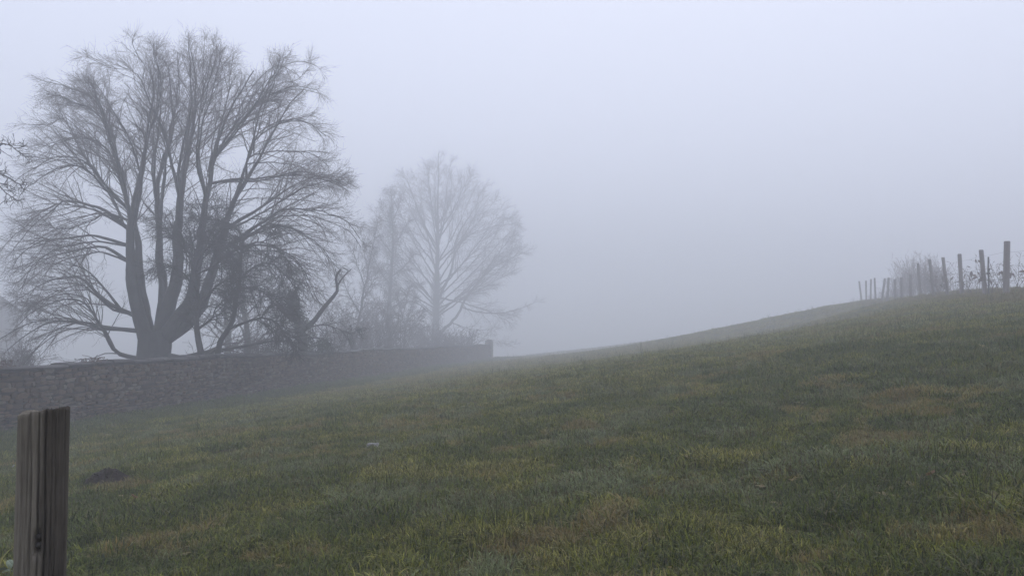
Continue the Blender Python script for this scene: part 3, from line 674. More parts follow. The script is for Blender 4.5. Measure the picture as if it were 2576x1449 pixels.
# ------------------------------------------------------------------ stone wall
WH = 1.5; WT = 0.42
Y0, Y1 = 9.0, 85.0
a0 = np.array([wall_x(Y0), Y0, 0.0]); a1 = np.array([wall_x(Y1), Y1, 0.0])
LEN = np.linalg.norm(a1 - a0); dr = (a1 - a0) / LEN
nf = np.array([dr[1], -dr[0], 0.0])                      # faces the field
def top_z(s): return wall_base(Y0 + dr[1] * s) + EYE + WH + 0.035 * np.sin(np.asarray(s) * 0.35 + 1) + 0.02 * np.sin(np.asarray(s) * 1.1)
wall = thing('stone_wall', (a0[0], a0[1], wall_base(Y0) + EYE), 'long old rubble stone wall with flat coping and an end pillar', 'wall')
def wp(s, h, out):
    """point of the wall: s along, h below/above the top, out in front of the core face"""
    s = np.asarray(s, dtype=float); h = np.asarray(h, dtype=float); out = np.asarray(out, dtype=float)
    b_ = a0 + s[..., None] * dr + out[..., None] * nf
    b_[..., 2] = top_z(s) + h
    return b_
ss = np.linspace(0, LEN, 120)
prof = [(-2.1, 0.0), (0, 0.0), (0, -WT), (-2.1, -WT)]
V = np.concatenate([wp(ss, np.full(120, h), np.full(120, o)) for h, o in prof]); i = np.arange(119)
F = np.concatenate([np.stack([i + a * 120, i + 1 + a * 120, i + 1 + b_ * 120, i + b_ * 120], -1) for a, b_ in ((0, 1), (1, 2), (2, 3), (3, 0))])
F = np.concatenate([F, [[0, 120, 240, 360], [119, 239, 359, 479]]])
part('mortar_core', wall, V, F, M_mortar, smooth=False)
# unit stones: x in -.5...5, z in -.5...5, y depth 0..1 towards the field
variants = []
rs = np.random.default_rng(77)
for k in range(28):
    ang = np.array([0.10, 0.32, 0.68, 0.90]) * 0
    out = np.array([(-.5, -.28), (-.30, -.5), (.30, -.5), (.5, -.28), (.5, .28), (.30, .5), (-.30, .5), (-.5, .28)]) + rs.uniform(-.13, .13, (8, 2))
    inner = out * rs.uniform(0.72, 0.88) + rs.uniform(-.03, .03, (8, 2))
    V = np.concatenate([np.c_[out[:, 0], np.zeros(8), out[:, 1]], np.c_[out[:, 0] * .98, np.full(8, 0.55), out[:, 1] * .98],
                        np.c_[inner[:, 0], rs.uniform(0.85, 1.1, 8), inner[:, 1]], [[0, rs.uniform(0.9, 1.15), 0]]])
    j = np.arange(8); jn = (j + 1) % 8
    F4 = np.concatenate([np.stack([j, j + 8, jn + 8, jn], -1), np.stack([j + 8, j + 16, jn + 16, jn + 8], -1)])
    F3 = np.stack([j + 16, np.full(8, 24), jn + 16], -1)
    variants.append((V, [F4, F3]))
vmesh = []
for V, F in variants:
    o = mesh_obj('stone', V, F, M_stone, smooth=False); vmesh.append(o.data); bpy.data.objects.remove(o)
cells = []
h = -0.03
while h > -1.70:
    ch = rs.uniform(0.075, 0.165); s = rs.uniform(-0.3, 0)
    while s < LEN - 0.4:
        w = rs.uniform(0.09, 0.30) if rs.random() < 0.88 else rs.uniform(0.30, 0.55)
        if ch > 0.13 and rs.random() < 0.22 and w < 0.4:        # two thin stones in one course
            q = rs.uniform(0.4, 0.6)
            cells.append((s + w / 2, h - ch * q / 2, w, ch * q)); cells.append((s + w / 2, h - ch * (q + 1) / 2, w, ch * (1 - q)))
        else: cells.append((s + w / 2, h - ch / 2 + rs.normal() * 0.014, w, ch * rs.uniform(0.8, 1.12)))
        s += w
    h -= ch
cells = np.array(cells)
wav = 0.035 * (fbm(cells[:, 0], cells[:, 1] * 0, 0.5, 71) - 0.5)
cells[:, 1] += wav
vis = (cells[:, 0] > 0) & (cells[:, 1] > -1.46) & (Y0 + dr[1] * cells[:, 0] > 17.3)
area = cells[:, 2] * cells[:, 3] / (Y0 + dr[1] * cells[:, 0]) ** 2 * vis
big = set(np.argsort(-area)[:300].tolist())
g = Geo(); az = math.atan2(dr[1], dr[0])
for k, (s, hh, w, ch) in enumerate(cells):
    vi = int(rs.integers(28)); dep = rs.uniform(0.012, 0.085); gap = 0.013
    if k in big:
        o = bpy.data.objects.new('stone', vmesh[vi]); col.objects.link(o); o.parent = wall
        pos = wp(np.array(s), np.array(hh), np.array(-0.02)) - np.array(wall.location)
        o.location = pos; o.rotation_euler = (0, rs.normal() * 0.06, az + math.pi); o.scale = (w - gap, dep + 0.02, ch - gap)
    else:
        V, F = variants[vi]
        x = V[:, 0] * (w - gap); z = V[:, 2] * (ch - gap)
        g.add(wp(s + x, hh + z, -0.02 + V[:, 1] * (dep + 0.02)), F)
V, F = g.get(); o = part('stonework', wall, V, F, M_stone, smooth=False); o['kind'] = 'stuff'
# coping slabs
s = -0.2; cmesh = []
for k in range(10):
    n = 7; xs = np.linspace(-.5, .5, n)
    sec = [(-.5, 0), (-.52, .35), (-.46, .8), (-.2, 1.0), (.2, 1.0), (.46, .8), (.52, .35), (.5, 0)]
    V = np.array([[x, y + rs.normal() * .008, z + (rs.normal() * .04 if z > 0 else 0)] for x in xs for y, z in sec])
    F = np.array([[i * 8 + j, i * 8 + (j + 1) % 8, (i + 1) * 8 + (j + 1) % 8, (i + 1) * 8 + j] for i in range(n - 1) for j in range(8)])
    E = np.array([[e, e + a, e + a + 1] for e in (0, (n - 1) * 8) for a in range(1, 7)])
    o = mesh_obj('coping_stone', V, [F, E], M_coping, smooth=False); cmesh.append(o.data); bpy.data.objects.remove(o)
slope = math.atan(0.0472 * dr[1])
while s < LEN - 0.6:
    w = rs.uniform(0.45, 0.95)
    o = bpy.data.objects.new('coping_stone', cmesh[int(rs.integers(10))]); col.objects.link(o); o.parent = wall
    o.location = wp(np.array(s + w / 2), np.array(0.004 + abs(rs.normal()) * 0.012), np.array(-WT / 2 + 0.015 + rs.normal() * 0.02)) - np.array(wall.location)
    o.rotation_euler = (0, slope + rs.normal() * 0.012, az); o.scale = (w - 0.012, WT + rs.uniform(0.08, 0.16), rs.uniform(0.06, 0.12))
    s += w
# end pillar
pb = a1 + dr * 0.32; pz0 = wall_base(Y1) + EYE - 0.7; pz1 = top_z(LEN) + 0.30
def box(cx, cy, cz, sx, sy, sz, bev=0.0, yaw=0.0):
    b_ = min(bev, sx * .45, sy * .45, sz * .45); rings = []
    for z, k in ((-sz / 2, b_), (-sz / 2 + b_, 0), (sz / 2 - b_, 0), (sz / 2, b_)):
        x, y = sx / 2 - k, sy / 2 - k; c_ = b_ if b_ > 0 else 0
        rings.append([(-x + c_, -y, z), (x - c_, -y, z), (x, -y + c_, z), (x, y - c_, z), (x - c_, y, z), (-x + c_, y, z), (-x, y - c_, z), (-x, -y + c_, z)])
    V = np.array(rings).reshape(-1, 3)
    ca, sa = math.cos(yaw), math.sin(yaw)
    V = np.c_[V[:, 0] * ca - V[:, 1] * sa + cx, V[:, 0] * sa + V[:, 1] * ca + cy, V[:, 2] + cz]
    j = np.arange(8); jn = (j + 1) % 8
    F = np.concatenate([np.stack([r * 8 + j, r * 8 + jn, r * 8 + 8 + jn, r * 8 + 8 + j], -1) for r in range(3)])
    T = np.array([[e, e + a, e + a + 1] for e in (0, 24) for a in range(1, 7)])
    return V, [F, T]
V, F = box(pb[0], pb[1], (pz0 + pz1) / 2, 0.78, 0.78, pz1 - pz0, 0.05, az); V = V - 0.5 * WT * 0.9 * nf
pil = part('pillar', wall, V, F, M_mortar, smooth=False)
g = Geo()
for a in np.linspace(0, 1, 7):
    r = 0.44 * math.sqrt(max(0.02, 1 - a ** 2 * 0.9)); z = pz1 + 0.30 * a
    ring = np.array([[pb[0] + r * math.cos(q), pb[1] + r * math.sin(q), z] for q in np.linspace(0, 2 * math.pi, 14, endpoint=False)]) - 0.5 * WT * 0.9 * nf
    g.v.append(ring); g.n += 14
j = np.arange(14); jn = (j + 1) % 14
Fc = np.concatenate([np.stack([q * 14 + j, q * 14 + jn, q * 14 + 14 + jn, q * 14 + 14 + j], -1) for q in range(6)])
Tc = np.array([[e, e + a, e + a + 1] for e in (0, 84) for a in range(1, 13)])
Vc = np.concatenate(g.v)
o = mesh_obj('pillar_cap', Vc - np.array(wall.location), [Fc, Tc], M_coping, wall, False)
# stones of the pillar (two visible faces)
g = Geo(); hh = pz1 - 0.02
while hh > pz0 + 0.3:
    ch = rs.uniform(0.14, 0.24); q = rs.uniform(0.35, 0.65)
    for fx in (nf, -dr):
        sd = np.cross(np.array([0, 0, 1.0]), fx)
        for lo, hi in ((0, q), (q, 1)):
            V, F = variants[int(rs.integers(28))]
            cx = (lo + hi) / 2 - 0.5
            pc = pb - 0.5 * WT * 0.9 * nf + fx * 0.375
            W = pc + (V[:, :1] * (hi - lo) * 0.75 + cx * 0.78) * sd + V[:, 1:2] * 0.05 * fx
            W[:, 2] = hh - ch / 2 + V[:, 2] * (ch - 0.015); g.add(W, F)
    hh -= ch
V, F = g.get(); o = part('pillar_stonework', wall, V, F, M_stone, smooth=False); o['kind'] = 'stuff'

# creepers on the wall top
def creeper(label, pxc, n, w, seed, hgt=0.10):
    rg = np.random.default_rng(seed)
    Yw = 14.3 / (0.14 - (pxc - 1288) / FPX)
    s0 = (Yw - Y0) / dr[1]
    c0 = wp(np.array(s0), np.array(0.10), np.array(-0.1)); root = thing('wall_creeper', c0, label, 'creeper')
    n2 = 16; st = c0 + np.outer(rg.uniform(-w / 2, w / 2, n2), dr) + rg.normal(size=(n2, 3)) * 0.02
    d = norm(np.outer(rg.choice([-1, 1], n2), dr) + rg.normal(size=(n2, 3)) * 0.4 + [0, 0, 0.25])
    b1 = grow(st, d, rg.uniform(0.2, 0.5, n2), 6, 0.18, np.array([0, 0, -0.08]), rg)
    V, F = tubes(b1, np.full((n2, 7), 0.006), 4); part('stems', root, V, F, M_weed)
    p = c0 + np.outer(rg.uniform(-w / 2, w / 2, n), dr) + np.outer(rg.uniform(-0.25, 0.25, n), nf) + np.c_[np.zeros(n), np.zeros(n), rg.uniform(-0.02, hgt, n) ]
    V, F = leaf_quads(p, rg.uniform(0.03, 0.07, n), rg); o = part('leaves', root, V, F, M_weed, False); o['kind'] = 'stuff'
creeper('low withered creeper lying on the coping near the giant tree', 240, 130, 0.75, 61)
creeper('mossy dark creeper on the near end of the coping', 2, 220, 0.9, 62, 0.13)

# house gable lost in the mist at the left
hp = P(-85, 860, 82); hg = hz(hp[0], hp[1])
house = thing('misty_house', (hp[0], hp[1], hg), 'dim gabled house fading into mist beyond the giant tree', 'house')
ez = P(43, 796, 82)[2] - hg; hw = P(43, 796, 82)[0] - hp[0]
def hpart(n, V, F, mt, sm=False): return mesh_obj(n, np.array(V, dtype=float), F, mt, house, sm)
rz = ez + hw * 0.86
V = [(-hw, 0, -.5), (hw - .3, 0, -.5), (hw - .3, 0, ez), (0, 0, rz - .15), (-hw, 0, ez)]; V = V + [(x, 11, z) for x, _, z in V]
hpart('wall', V, [np.array([[0, 1, 6, 5], [1, 2, 7, 6], [2, 3, 8, 7], [3, 4, 9, 8], [4, 0, 5, 9]]), np.array([[0, 1, 2], [0, 2, 3], [0, 3, 4], [5, 6, 7], [5, 7, 8], [5, 8, 9]])], M_render)
V = []
for y in (-.35, 11.35):
    V += [(-hw - .3, y, ez - .26), (0, y, rz), (hw, y, ez), (hw, y, ez + .18), (0, y, rz + .2), (-hw - .3, y, ez - .08)]
Fr = [[a, (a + 1) % 6, (a + 1) % 6 + 6, a + 6] for a in range(6)]
roof = hpart('roof', V, [np.array(Fr + [[0, 1, 4, 5], [1, 2, 3, 4], [6, 7, 10, 11], [7, 8, 9, 10]])], M_slate)
V, F = box(0, 2, rz + .6, .7, .7, 1.6, .03); mesh_obj('chimney', V, F, M_render, roof, False)
for xx in (-1.8, 1.4):
    V, F = box(xx, -.03, ez * .55, 1.0, .12, 1.3, .02); w_ = hpart('window', V, F, M_coping)
    V, F = box(xx, -.1, ez * .55, .84, .04, 1.14, .005); mesh_obj('pane', V, F, M_glass, w_, False)

house.rotation_euler = (0, 0, math.radians(36))

# ------------------------------------------------------------------ fence on the right
f0 = (fence_x(25.5), 25.5); fence = thing('wire_fence', (f0[0], f0[1], hz(*f0)), 'wire fence on weathered wooden posts climbing the right-hand bank', 'fence')
lean = {0: -0.03, 1: 0.08, 2: 0.05, 3: 0.11, 4: 0.11, 5: 0.07}
tops = []
for k in range(-2, 15):
    Y = 25.5 + 2.9 * k + (0 if k < 1 else rs.normal() * 0.15); X = fence_x(Y)
    gz = hz(X, Y); r = 0.094 if k == 0 else rs.uniform(0.062, 0.078); H = 1.72 + (0.04 if k == 0 else rs.normal() * 0.06)
    ln = lean.get(k, rs.normal() * 0.06)
    nseg = 12; zz = np.array([-0.4, 0, 0.5, 1.0, H - 0.02, H]); V = []
    for q, z in enumerate(zz):
        rr = r * (1.04 - 0.06 * z / H) * (0.86 if q == 5 else 1)
        for a in range(nseg):
            an = a * 2 * math.pi / nseg; wv = 1 + 0.05 * math.sin(an * 3 + k) + rs.normal() * 0.015
            V.append((X + rr * wv * math.cos(an) - ln * z, Y + rr * wv * math.sin(an), gz + z))
    j = np.arange(nseg); jn = (j + 1) % nseg
    F = np.concatenate([np.stack([q * nseg + j, q * nseg + jn, (q + 1) * nseg + jn, (q + 1) * nseg + j], -1) for q in range(5)])
    T = np.array([[60, 60 + a, 61 + a] for a in range(1, nseg - 1)])
    part('post', fence, V, [F, T], M_fpost, smooth=False)
    tops.append((X, Y, gz, ln, r))
for hgt in (0.5, 0.95, 1.4):
    pts = []
    for (X, Y, gz, ln, r), nxt in zip(tops, tops[1:] + [None]):
        p = np.array([X - ln * hgt - r * 1.03, Y, gz + hgt]); pts.append(p)
        if nxt: q = np.array([nxt[0] - nxt[3] * hgt - nxt[4] * 1.03, nxt[1], nxt[2] + hgt]); pts.append((p + q) / 2 - np.array([0, 0, 0.025]))
    pts = np.array(pts); V, F = tubes(pts[None], np.full((1, len(pts)), 0.0028), 5); part('wire', fence, V, F, M_wire)
# thin stake with a tie
sp_ = P(2487, 731, 27.0); gz = hz(sp_[0], sp_[1])
st = thing('thin_stake', (sp_[0], sp_[1], gz), 'thin dark metal stake between the two tallest fence posts', 'stake')
V, F = tubes(np.array([[[0, 0, -.3], [0.005, 0, .5], [-.005, 0, 1.0], [0.005, 0, 1.36]]]), np.full((1, 4), 0.026), 8, True); mesh_obj('rod', V, F, M_bolt, st, False)
V, F = box(0, 0, 0.78, 0.12, 0.07, 0.07, 0.015); mesh_obj('clamp', V, F, M_bolt, st, False)

# brambly weeds behind the fence
lm = []
for k in range(5):
    L = 1.0; n = 6; V = []; rg = np.random.default_rng(200 + k)
    for q in range(n + 1):
        t = q / n; w = 0.22 * math.sin(math.pi * min(1, t * 0.93 + 0.05)) ** 0.8; cv = -0.5 * t * t * rg.uniform(0.6, 1.2)
        V += [(t, -w, cv + 0.06), (t, 0, cv), (t, w, cv + 0.06 + rg.normal() * 0.03)]
    F = np.array([[q * 3 + a, q * 3 + a + 1, q * 3 + a + 4, q * 3 + a + 3] for q in range(n) for a in range(2)])
    o = mesh_obj('leaf', np.array(V), F, M_weed); lm.append(o.data); bpy.data.objects.remove(o)
def weed(label, X, Y, H, nst, nl, seed, group=None, ls=(0.10, 0.2)):
    rg = np.random.default_rng(seed); gz = hz(X, Y)
    root = thing('dried_weed', (X, Y, gz), label, 'weed', group)
    p = np.c_[rg.normal(size=nst) * 0.12, rg.normal(size=nst) * 0.12, np.full(nst, -0.05)]
    d = norm(np.c_[rg.normal(size=(nst, 2)) * 0.28, np.ones(nst)])
    b1 = grow(p, d, H * rg.uniform(0.7, 1.1, nst), 8, 0.09, np.array([0, 0, -0.03]), rg)
    V, F = tubes(b1, np.linspace(0.009, 0.004, 9)[None].repeat(nst, 0), 4)
    g = Geo(); g.add(V, F)
    pp, t, s = spawn_many(b1, 7, 0.35, 1, rg); d = child_dirs(t, rg.uniform(0.5, 1.2, len(pp)), rg)
    b2 = grow(pp, d, rg.uniform(0.1, 0.35, len(pp)), 4, 0.2, np.array([0, 0, -0.05]), rg)
    V, F = tubes(b2, np.full((len(pp), 5), 0.0035), 3); g.add(V, F)
    V, F = g.get(); mesh_obj('stems', V, F, M_weed, root)
    for i in range(nl):
        q = b2[int(rg.integers(len(b2)))][-1]
        o = bpy.data.objects.new('leaf', lm[int(rg.integers(5))]); col.objects.link(o); o.parent = root
        sl = rg.uniform(*ls); o.location = q; o.scale = (sl, sl, sl); o.rotation_euler = (rg.normal() * 0.5, rg.uniform(-0.2, 1.0), rg.uniform(0, 6.28))
    n = 90; pp = b2[rg.integers(len(b2), size=n), rg.integers(1, 5, size=n)]
    V, F = leaf_quads(pp, rg.uniform(0.02, 0.05, n), rg); o = mesh_obj('small_leaves', V, F, M_weed, root, False); o['kind'] = 'stuff'
WL = 'dried leafy weed tangled behind the wire fence'
for k, (pxx, Y, H, nst, nl) in enumerate([(2590, 20.6, 1.25, 10, 9), (2562, 20.9, 1.1, 7, 7), (2545, 21.3, 1.0, 6, 6), (2515, 22.2, 0.95, 6, 6), (2498, 22.0, 0.95, 6, 6), (2458, 23.6, 1.25, 6, 5),
                                          (2440, 24.6, 1.0, 5, 4), (2432, 25.4, 1.0, 5, 5), (2400, 26.5, 0.95, 5, 4), (2372, 28.3, 1.0, 5, 4), (2350, 30.0, 1.1, 6, 5)]):
    Y *= 1.25; X = (pxx - 1288) / FPX * Y + 0.2
    weed(WL, X, Y + 0.25, H * 1.25, nst, nl, 300 + k, 'weeds behind the fence', (0.13, 0.26))
# withered hedge
hr = np.random.default_rng(91)
hY = np.array([52, 56, 61, 68, 75, 85, 92]); hH = np.array([1.5, 2.7, 3.3, 3.3, 3.1, 2.7, 2.0])
h0 = (29.0, 52.0); hedge = thing('withered_hedge', (h0[0], h0[1], hz(*h0)), 'reddish brown withered hedge running behind the far fence posts', 'hedge')
n = 460; yy = hr.uniform(52, 93, n); xx = 29.0 + 0.34 * (yy - 52) + hr.normal(size=n) * 0.4; zz = height(xx, yy)
HH = np.interp(yy, hY, hH) * hr.uniform(0.55, 1.12, n)
p = np.c_[xx, yy, zz - 0.05]; d = norm(np.c_[hr.normal(size=(n, 2)) * 0.16, np.ones(n)])
b1 = grow(p, d, HH, 6, 0.08, np.array([0, 0, 0.0]), hr); g = Geo()
V, F = tubes(b1, np.linspace(0.016, 0.007, 7)[None].repeat(n, 0), 4); g.add(V, F)
pp, t, s = spawn_many(b1, 10, 0.1, 1, hr); d = child_dirs(t, hr.uniform(0.4, 0.9, len(pp)), hr)
b2 = grow(pp, d, hr.uniform(0.2, 0.7, len(pp)), 3, 0.12, np.array([0, 0, 0.02]), hr)
V, F = tubes(b2, np.full((len(pp), 4), 0.007), 3); g.add(V, F)
V, F = g.get(); part('stems', hedge, V, F, M_weed)
n = 5500; pp = b2[hr.integers(len(b2), size=n), hr.integers(1, 4, size=n)] + hr.normal(size=(n, 3)) * 0.03
V, F = leaf_quads(pp, hr.uniform(0.04, 0.10, n), hr); o = part('leaves', hedge, V, F, M_brownleaf, False); o['kind'] = 'stuff'

# ------------------------------------------------------------------ the weathered post in the foreground
PR = 0.0535; PY = 1.9
pt = P(112, 1026, PY); pbx = P(101, 1449, PY)
lx = (pt[0] - pbx[0]) / (pt[2] - pbx[2])
gz = hz(pt[0], PY); PH = pt[2] - gz
post = thing('wooden_post', (pt[0] - lx * PH, PY, gz), 'weathered cracked round wooden post with a slanted cut top and two bolt heads', 'post')
na, nz_ = 170, 200
A = np.linspace(0, 2 * math.pi, na, endpoint=False); Zs = np.linspace(-0.35, 1, nz_) ; Zs = np.where(Zs < 0, Zs, Zs * PH)
AA, ZZ = np.meshgrid(A, Zs)
R = PR * (1.035 - 0.03 * ZZ / PH)
R = R * (1 + 0.02 * np.sin(AA * 2 + 0.4) + 0.012 * np.sin(AA * 5 + 1))
pr = np.random.default_rng(5)
def crack(a_c, w, dep, z0, z1, wob):
    global R
    cx = a_c + wob * (vnoise(ZZ * 5 + a_c * 9, ZZ * 0, 9) - 0.5) + 0.25 * wob * (vnoise(ZZ * 30, ZZ * 0 + 3, 8) - 0.5)
    dd = (AA - cx + math.pi) % (2 * math.pi) - math.pi
    m_ = np.clip((ZZ - z0) / 0.06, 0, 1) * np.clip((z1 - ZZ) / 0.06, 0, 1) * (0.55 + 0.6 * vnoise(ZZ * 12 + a_c, ZZ * 0 + 1, 4))
    R = R - dep * m_ * np.exp(-(dd / w) ** 2)
# the weather side, with the deep cracks and the bolts, looks back towards the viewer
F0 = math.atan2(-PY, -pt[0]) % (2 * math.pi)
vx, vy = -math.cos(F0), -math.sin(F0)             # into the post
rx, ry = vy, -vx                                   # to its right
for off, w, dep, z0, z1 in [(-0.95, .016, .009, -.3, 2), (-0.68, .014, .010, .2, 2), (-0.52, .022, .016, -.3, 2), (-0.18, .026, .020, -.3, 2), (0.10, .024, .018, -.3, 2), (0.02, .014, .009, .1, .9), (0.33, .014, .010, .0, 2),
                            (0.52, .018, .012, -.3, 2), (0.78, .016, .010, -.3, 1.1), (1.0, .02, .010, .2, 2), (-1.2, .02, .008, -.3, 1.0)]:
    crack(F0 + off, w, dep, z0, z1, 0.10)
for k in range(14): crack(pr.uniform(0, 2 * math.pi), pr.uniform(.010, .02), pr.uniform(.002, .006), pr.uniform(-.3, PH * .8), pr.uniform(PH * .5, PH * 1.6), 0.08)
R = R + 0.0016 * (fbm(AA * 14, ZZ * 2.5, 1.0, 13, 3) - 0.5) + 0.0012 * (vnoise(AA * 30, ZZ * 6, 15) - 0.5)
# slot with the bolts
bz = [P(104, 0, PY), ] ; zb1 = P(93, 1339.5, PY)[2] - gz; zb2 = P(93, 1359.5, PY)[2] - gz
xb = (94 - 103.5) / FPX * PY * vy
ab = F0 + math.asin(max(-0.95, min(0.95, xb / PR)))
da = (AA - ab + math.pi) % (2 * math.pi) - math.pi
slot = np.clip(1 - np.abs(da) / 0.19, 0, 1) * np.clip((ZZ - zb2 + 0.020) / 0.008, 0, 1) * np.clip((zb1 + 0.018 - ZZ) / 0.008, 0, 1)
R = R - 0.020 * np.clip(slot * 4, 0, 1)
X = R * np.cos(AA); Yp = R * np.sin(AA)
XL = X * rx + Yp * ry; YD = X * vx + Yp * vy
ztop = 0.13 * XL - 0.16 * (YD + PR) + 0.009 * np.clip((-XL - 0.010) / 0.012, 0, 1) * np.clip((YD - 0.005) / 0.02, 0, 1) + 0.0035 * (vnoise(AA * 18, AA * 0, 31) - 0.5)
tt = np.clip((ZZ - 0.75 * PH) / (0.25 * PH), 0, 1)
ZF = ZZ + ztop * tt
V = np.stack([X + lx * ZF, Yp, ZF], -1).reshape(-1, 3)
idx = np.arange(na * nz_).reshape(nz_, na); idn = np.roll(idx, -1, 1)
F = np.stack([idx[:-1], idn[:-1], idn[1:], idx[1:]], -1).reshape(-1, 4)
# end grain: shrinking rings
top = [V.reshape(nz_, na, 3)[-1]]; base_i = idx[-1]; Fs = [F]; nv = len(V); Vs = [V]; last = base_i
ctr = top[0].mean(0)
for s_ in (0.93, 0.75, 0.5, 0.25, 0.05):
    ring = ctr + (top[0] - ctr) * s_; ring[:, 2] += 0.003 * (vnoise(A * 9, A * 0 + s_ * 40, 33) - 0.5) + (0.002 if s_ > 0.9 else -0.002)
    ni = np.arange(na) + nv; nv += na; Vs.append(ring)
    Fs.append(np.stack([last, np.roll(last, -1), np.roll(ni, -1), ni], -1)); last = ni
m, nt, b = nodes('weathered_post_wood')
tc_ = N(nt, 'ShaderNodeTexCoord'); mp = N(nt, 'ShaderNodeMapping'); mp.inputs['Scale'].default_value = (1, 1, 0.06)
nt.links.new(tc_.outputs['Object'], mp.inputs['Vector'])
n1 = N(nt, 'ShaderNodeTexNoise', Scale=95.0, Detail=7.0, Roughness=0.72); nt.links.new(mp.outputs['Vector'], n1.inputs['Vector'])
n2 = N(nt, 'ShaderNodeTexNoise', Scale=7.0, Detail=5.0, Roughness=0.6); nt.links.new(tc_.outputs['Object'], n2.inputs['Vector'])
fac = mathn(nt, 'ADD', mathn(nt, 'MULTIPLY', n1.outputs['Fac'], 0.65), mathn(nt, 'MULTIPLY', n2.outputs['Fac'], 0.35))
cw = ramp(nt, fac, [(0.30, (0.078, 0.066, 0.050)), (0.5, (0.168, 0.147, 0.115)), (0.70, (0.27, 0.24, 0.195))])
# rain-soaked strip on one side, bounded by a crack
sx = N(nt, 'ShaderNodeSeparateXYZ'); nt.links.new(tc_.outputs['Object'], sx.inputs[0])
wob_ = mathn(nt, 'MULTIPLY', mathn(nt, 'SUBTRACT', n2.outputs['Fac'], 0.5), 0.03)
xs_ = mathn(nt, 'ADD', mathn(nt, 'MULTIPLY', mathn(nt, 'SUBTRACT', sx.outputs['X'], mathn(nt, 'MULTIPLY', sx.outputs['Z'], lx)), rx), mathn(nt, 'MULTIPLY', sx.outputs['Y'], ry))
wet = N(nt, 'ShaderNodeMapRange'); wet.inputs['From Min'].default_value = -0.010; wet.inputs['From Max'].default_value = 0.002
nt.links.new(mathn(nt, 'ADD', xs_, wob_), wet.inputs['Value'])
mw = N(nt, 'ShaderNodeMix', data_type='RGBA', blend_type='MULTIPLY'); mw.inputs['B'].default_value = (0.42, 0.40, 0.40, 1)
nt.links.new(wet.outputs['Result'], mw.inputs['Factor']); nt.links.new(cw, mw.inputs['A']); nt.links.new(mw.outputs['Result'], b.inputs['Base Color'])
b.inputs['Roughness'].default_value = 0.85; b.inputs['Specular IOR Level'].default_value = 0.25
bp = N(nt, 'ShaderNodeBump', Strength=0.7, Distance=0.004); nt.links.new(n1.outputs['Fac'], bp.inputs['Height']); nt.links.new(bp.outputs['Normal'], b.inputs['Normal'])
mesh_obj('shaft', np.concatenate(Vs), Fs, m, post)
for zb in (zb1, zb2):
    g = Geo(); rows = []
    for rr, dd in ((0.0068, 0.0), (0.0072, 0.004), (0.0064, 0.0068), (0.0035, 0.0082), (0.0004, 0.0085)):
        rows.append([(rr * math.cos(q), -dd, rr * math.sin(q)) for q in np.linspace(0, 2 * math.pi, 16, endpoint=False)])
    Vb = np.array(rows).reshape(-1, 3); j = np.arange(16); jn = (j + 1) % 16
    Fb = np.concatenate([np.stack([q * 16 + j, q * 16 + 16 + j, q * 16 + 16 + jn, q * 16 + jn], -1) for q in range(4)])
    o = mesh_obj('bolt', Vb, Fb, M_bolt, post); rr = PR - 0.021
    o.location = (rr * math.cos(ab) + lx * zb, rr * math.sin(ab), zb); o.rotation_euler = (0, 0, ab - 1.5 * math.pi)

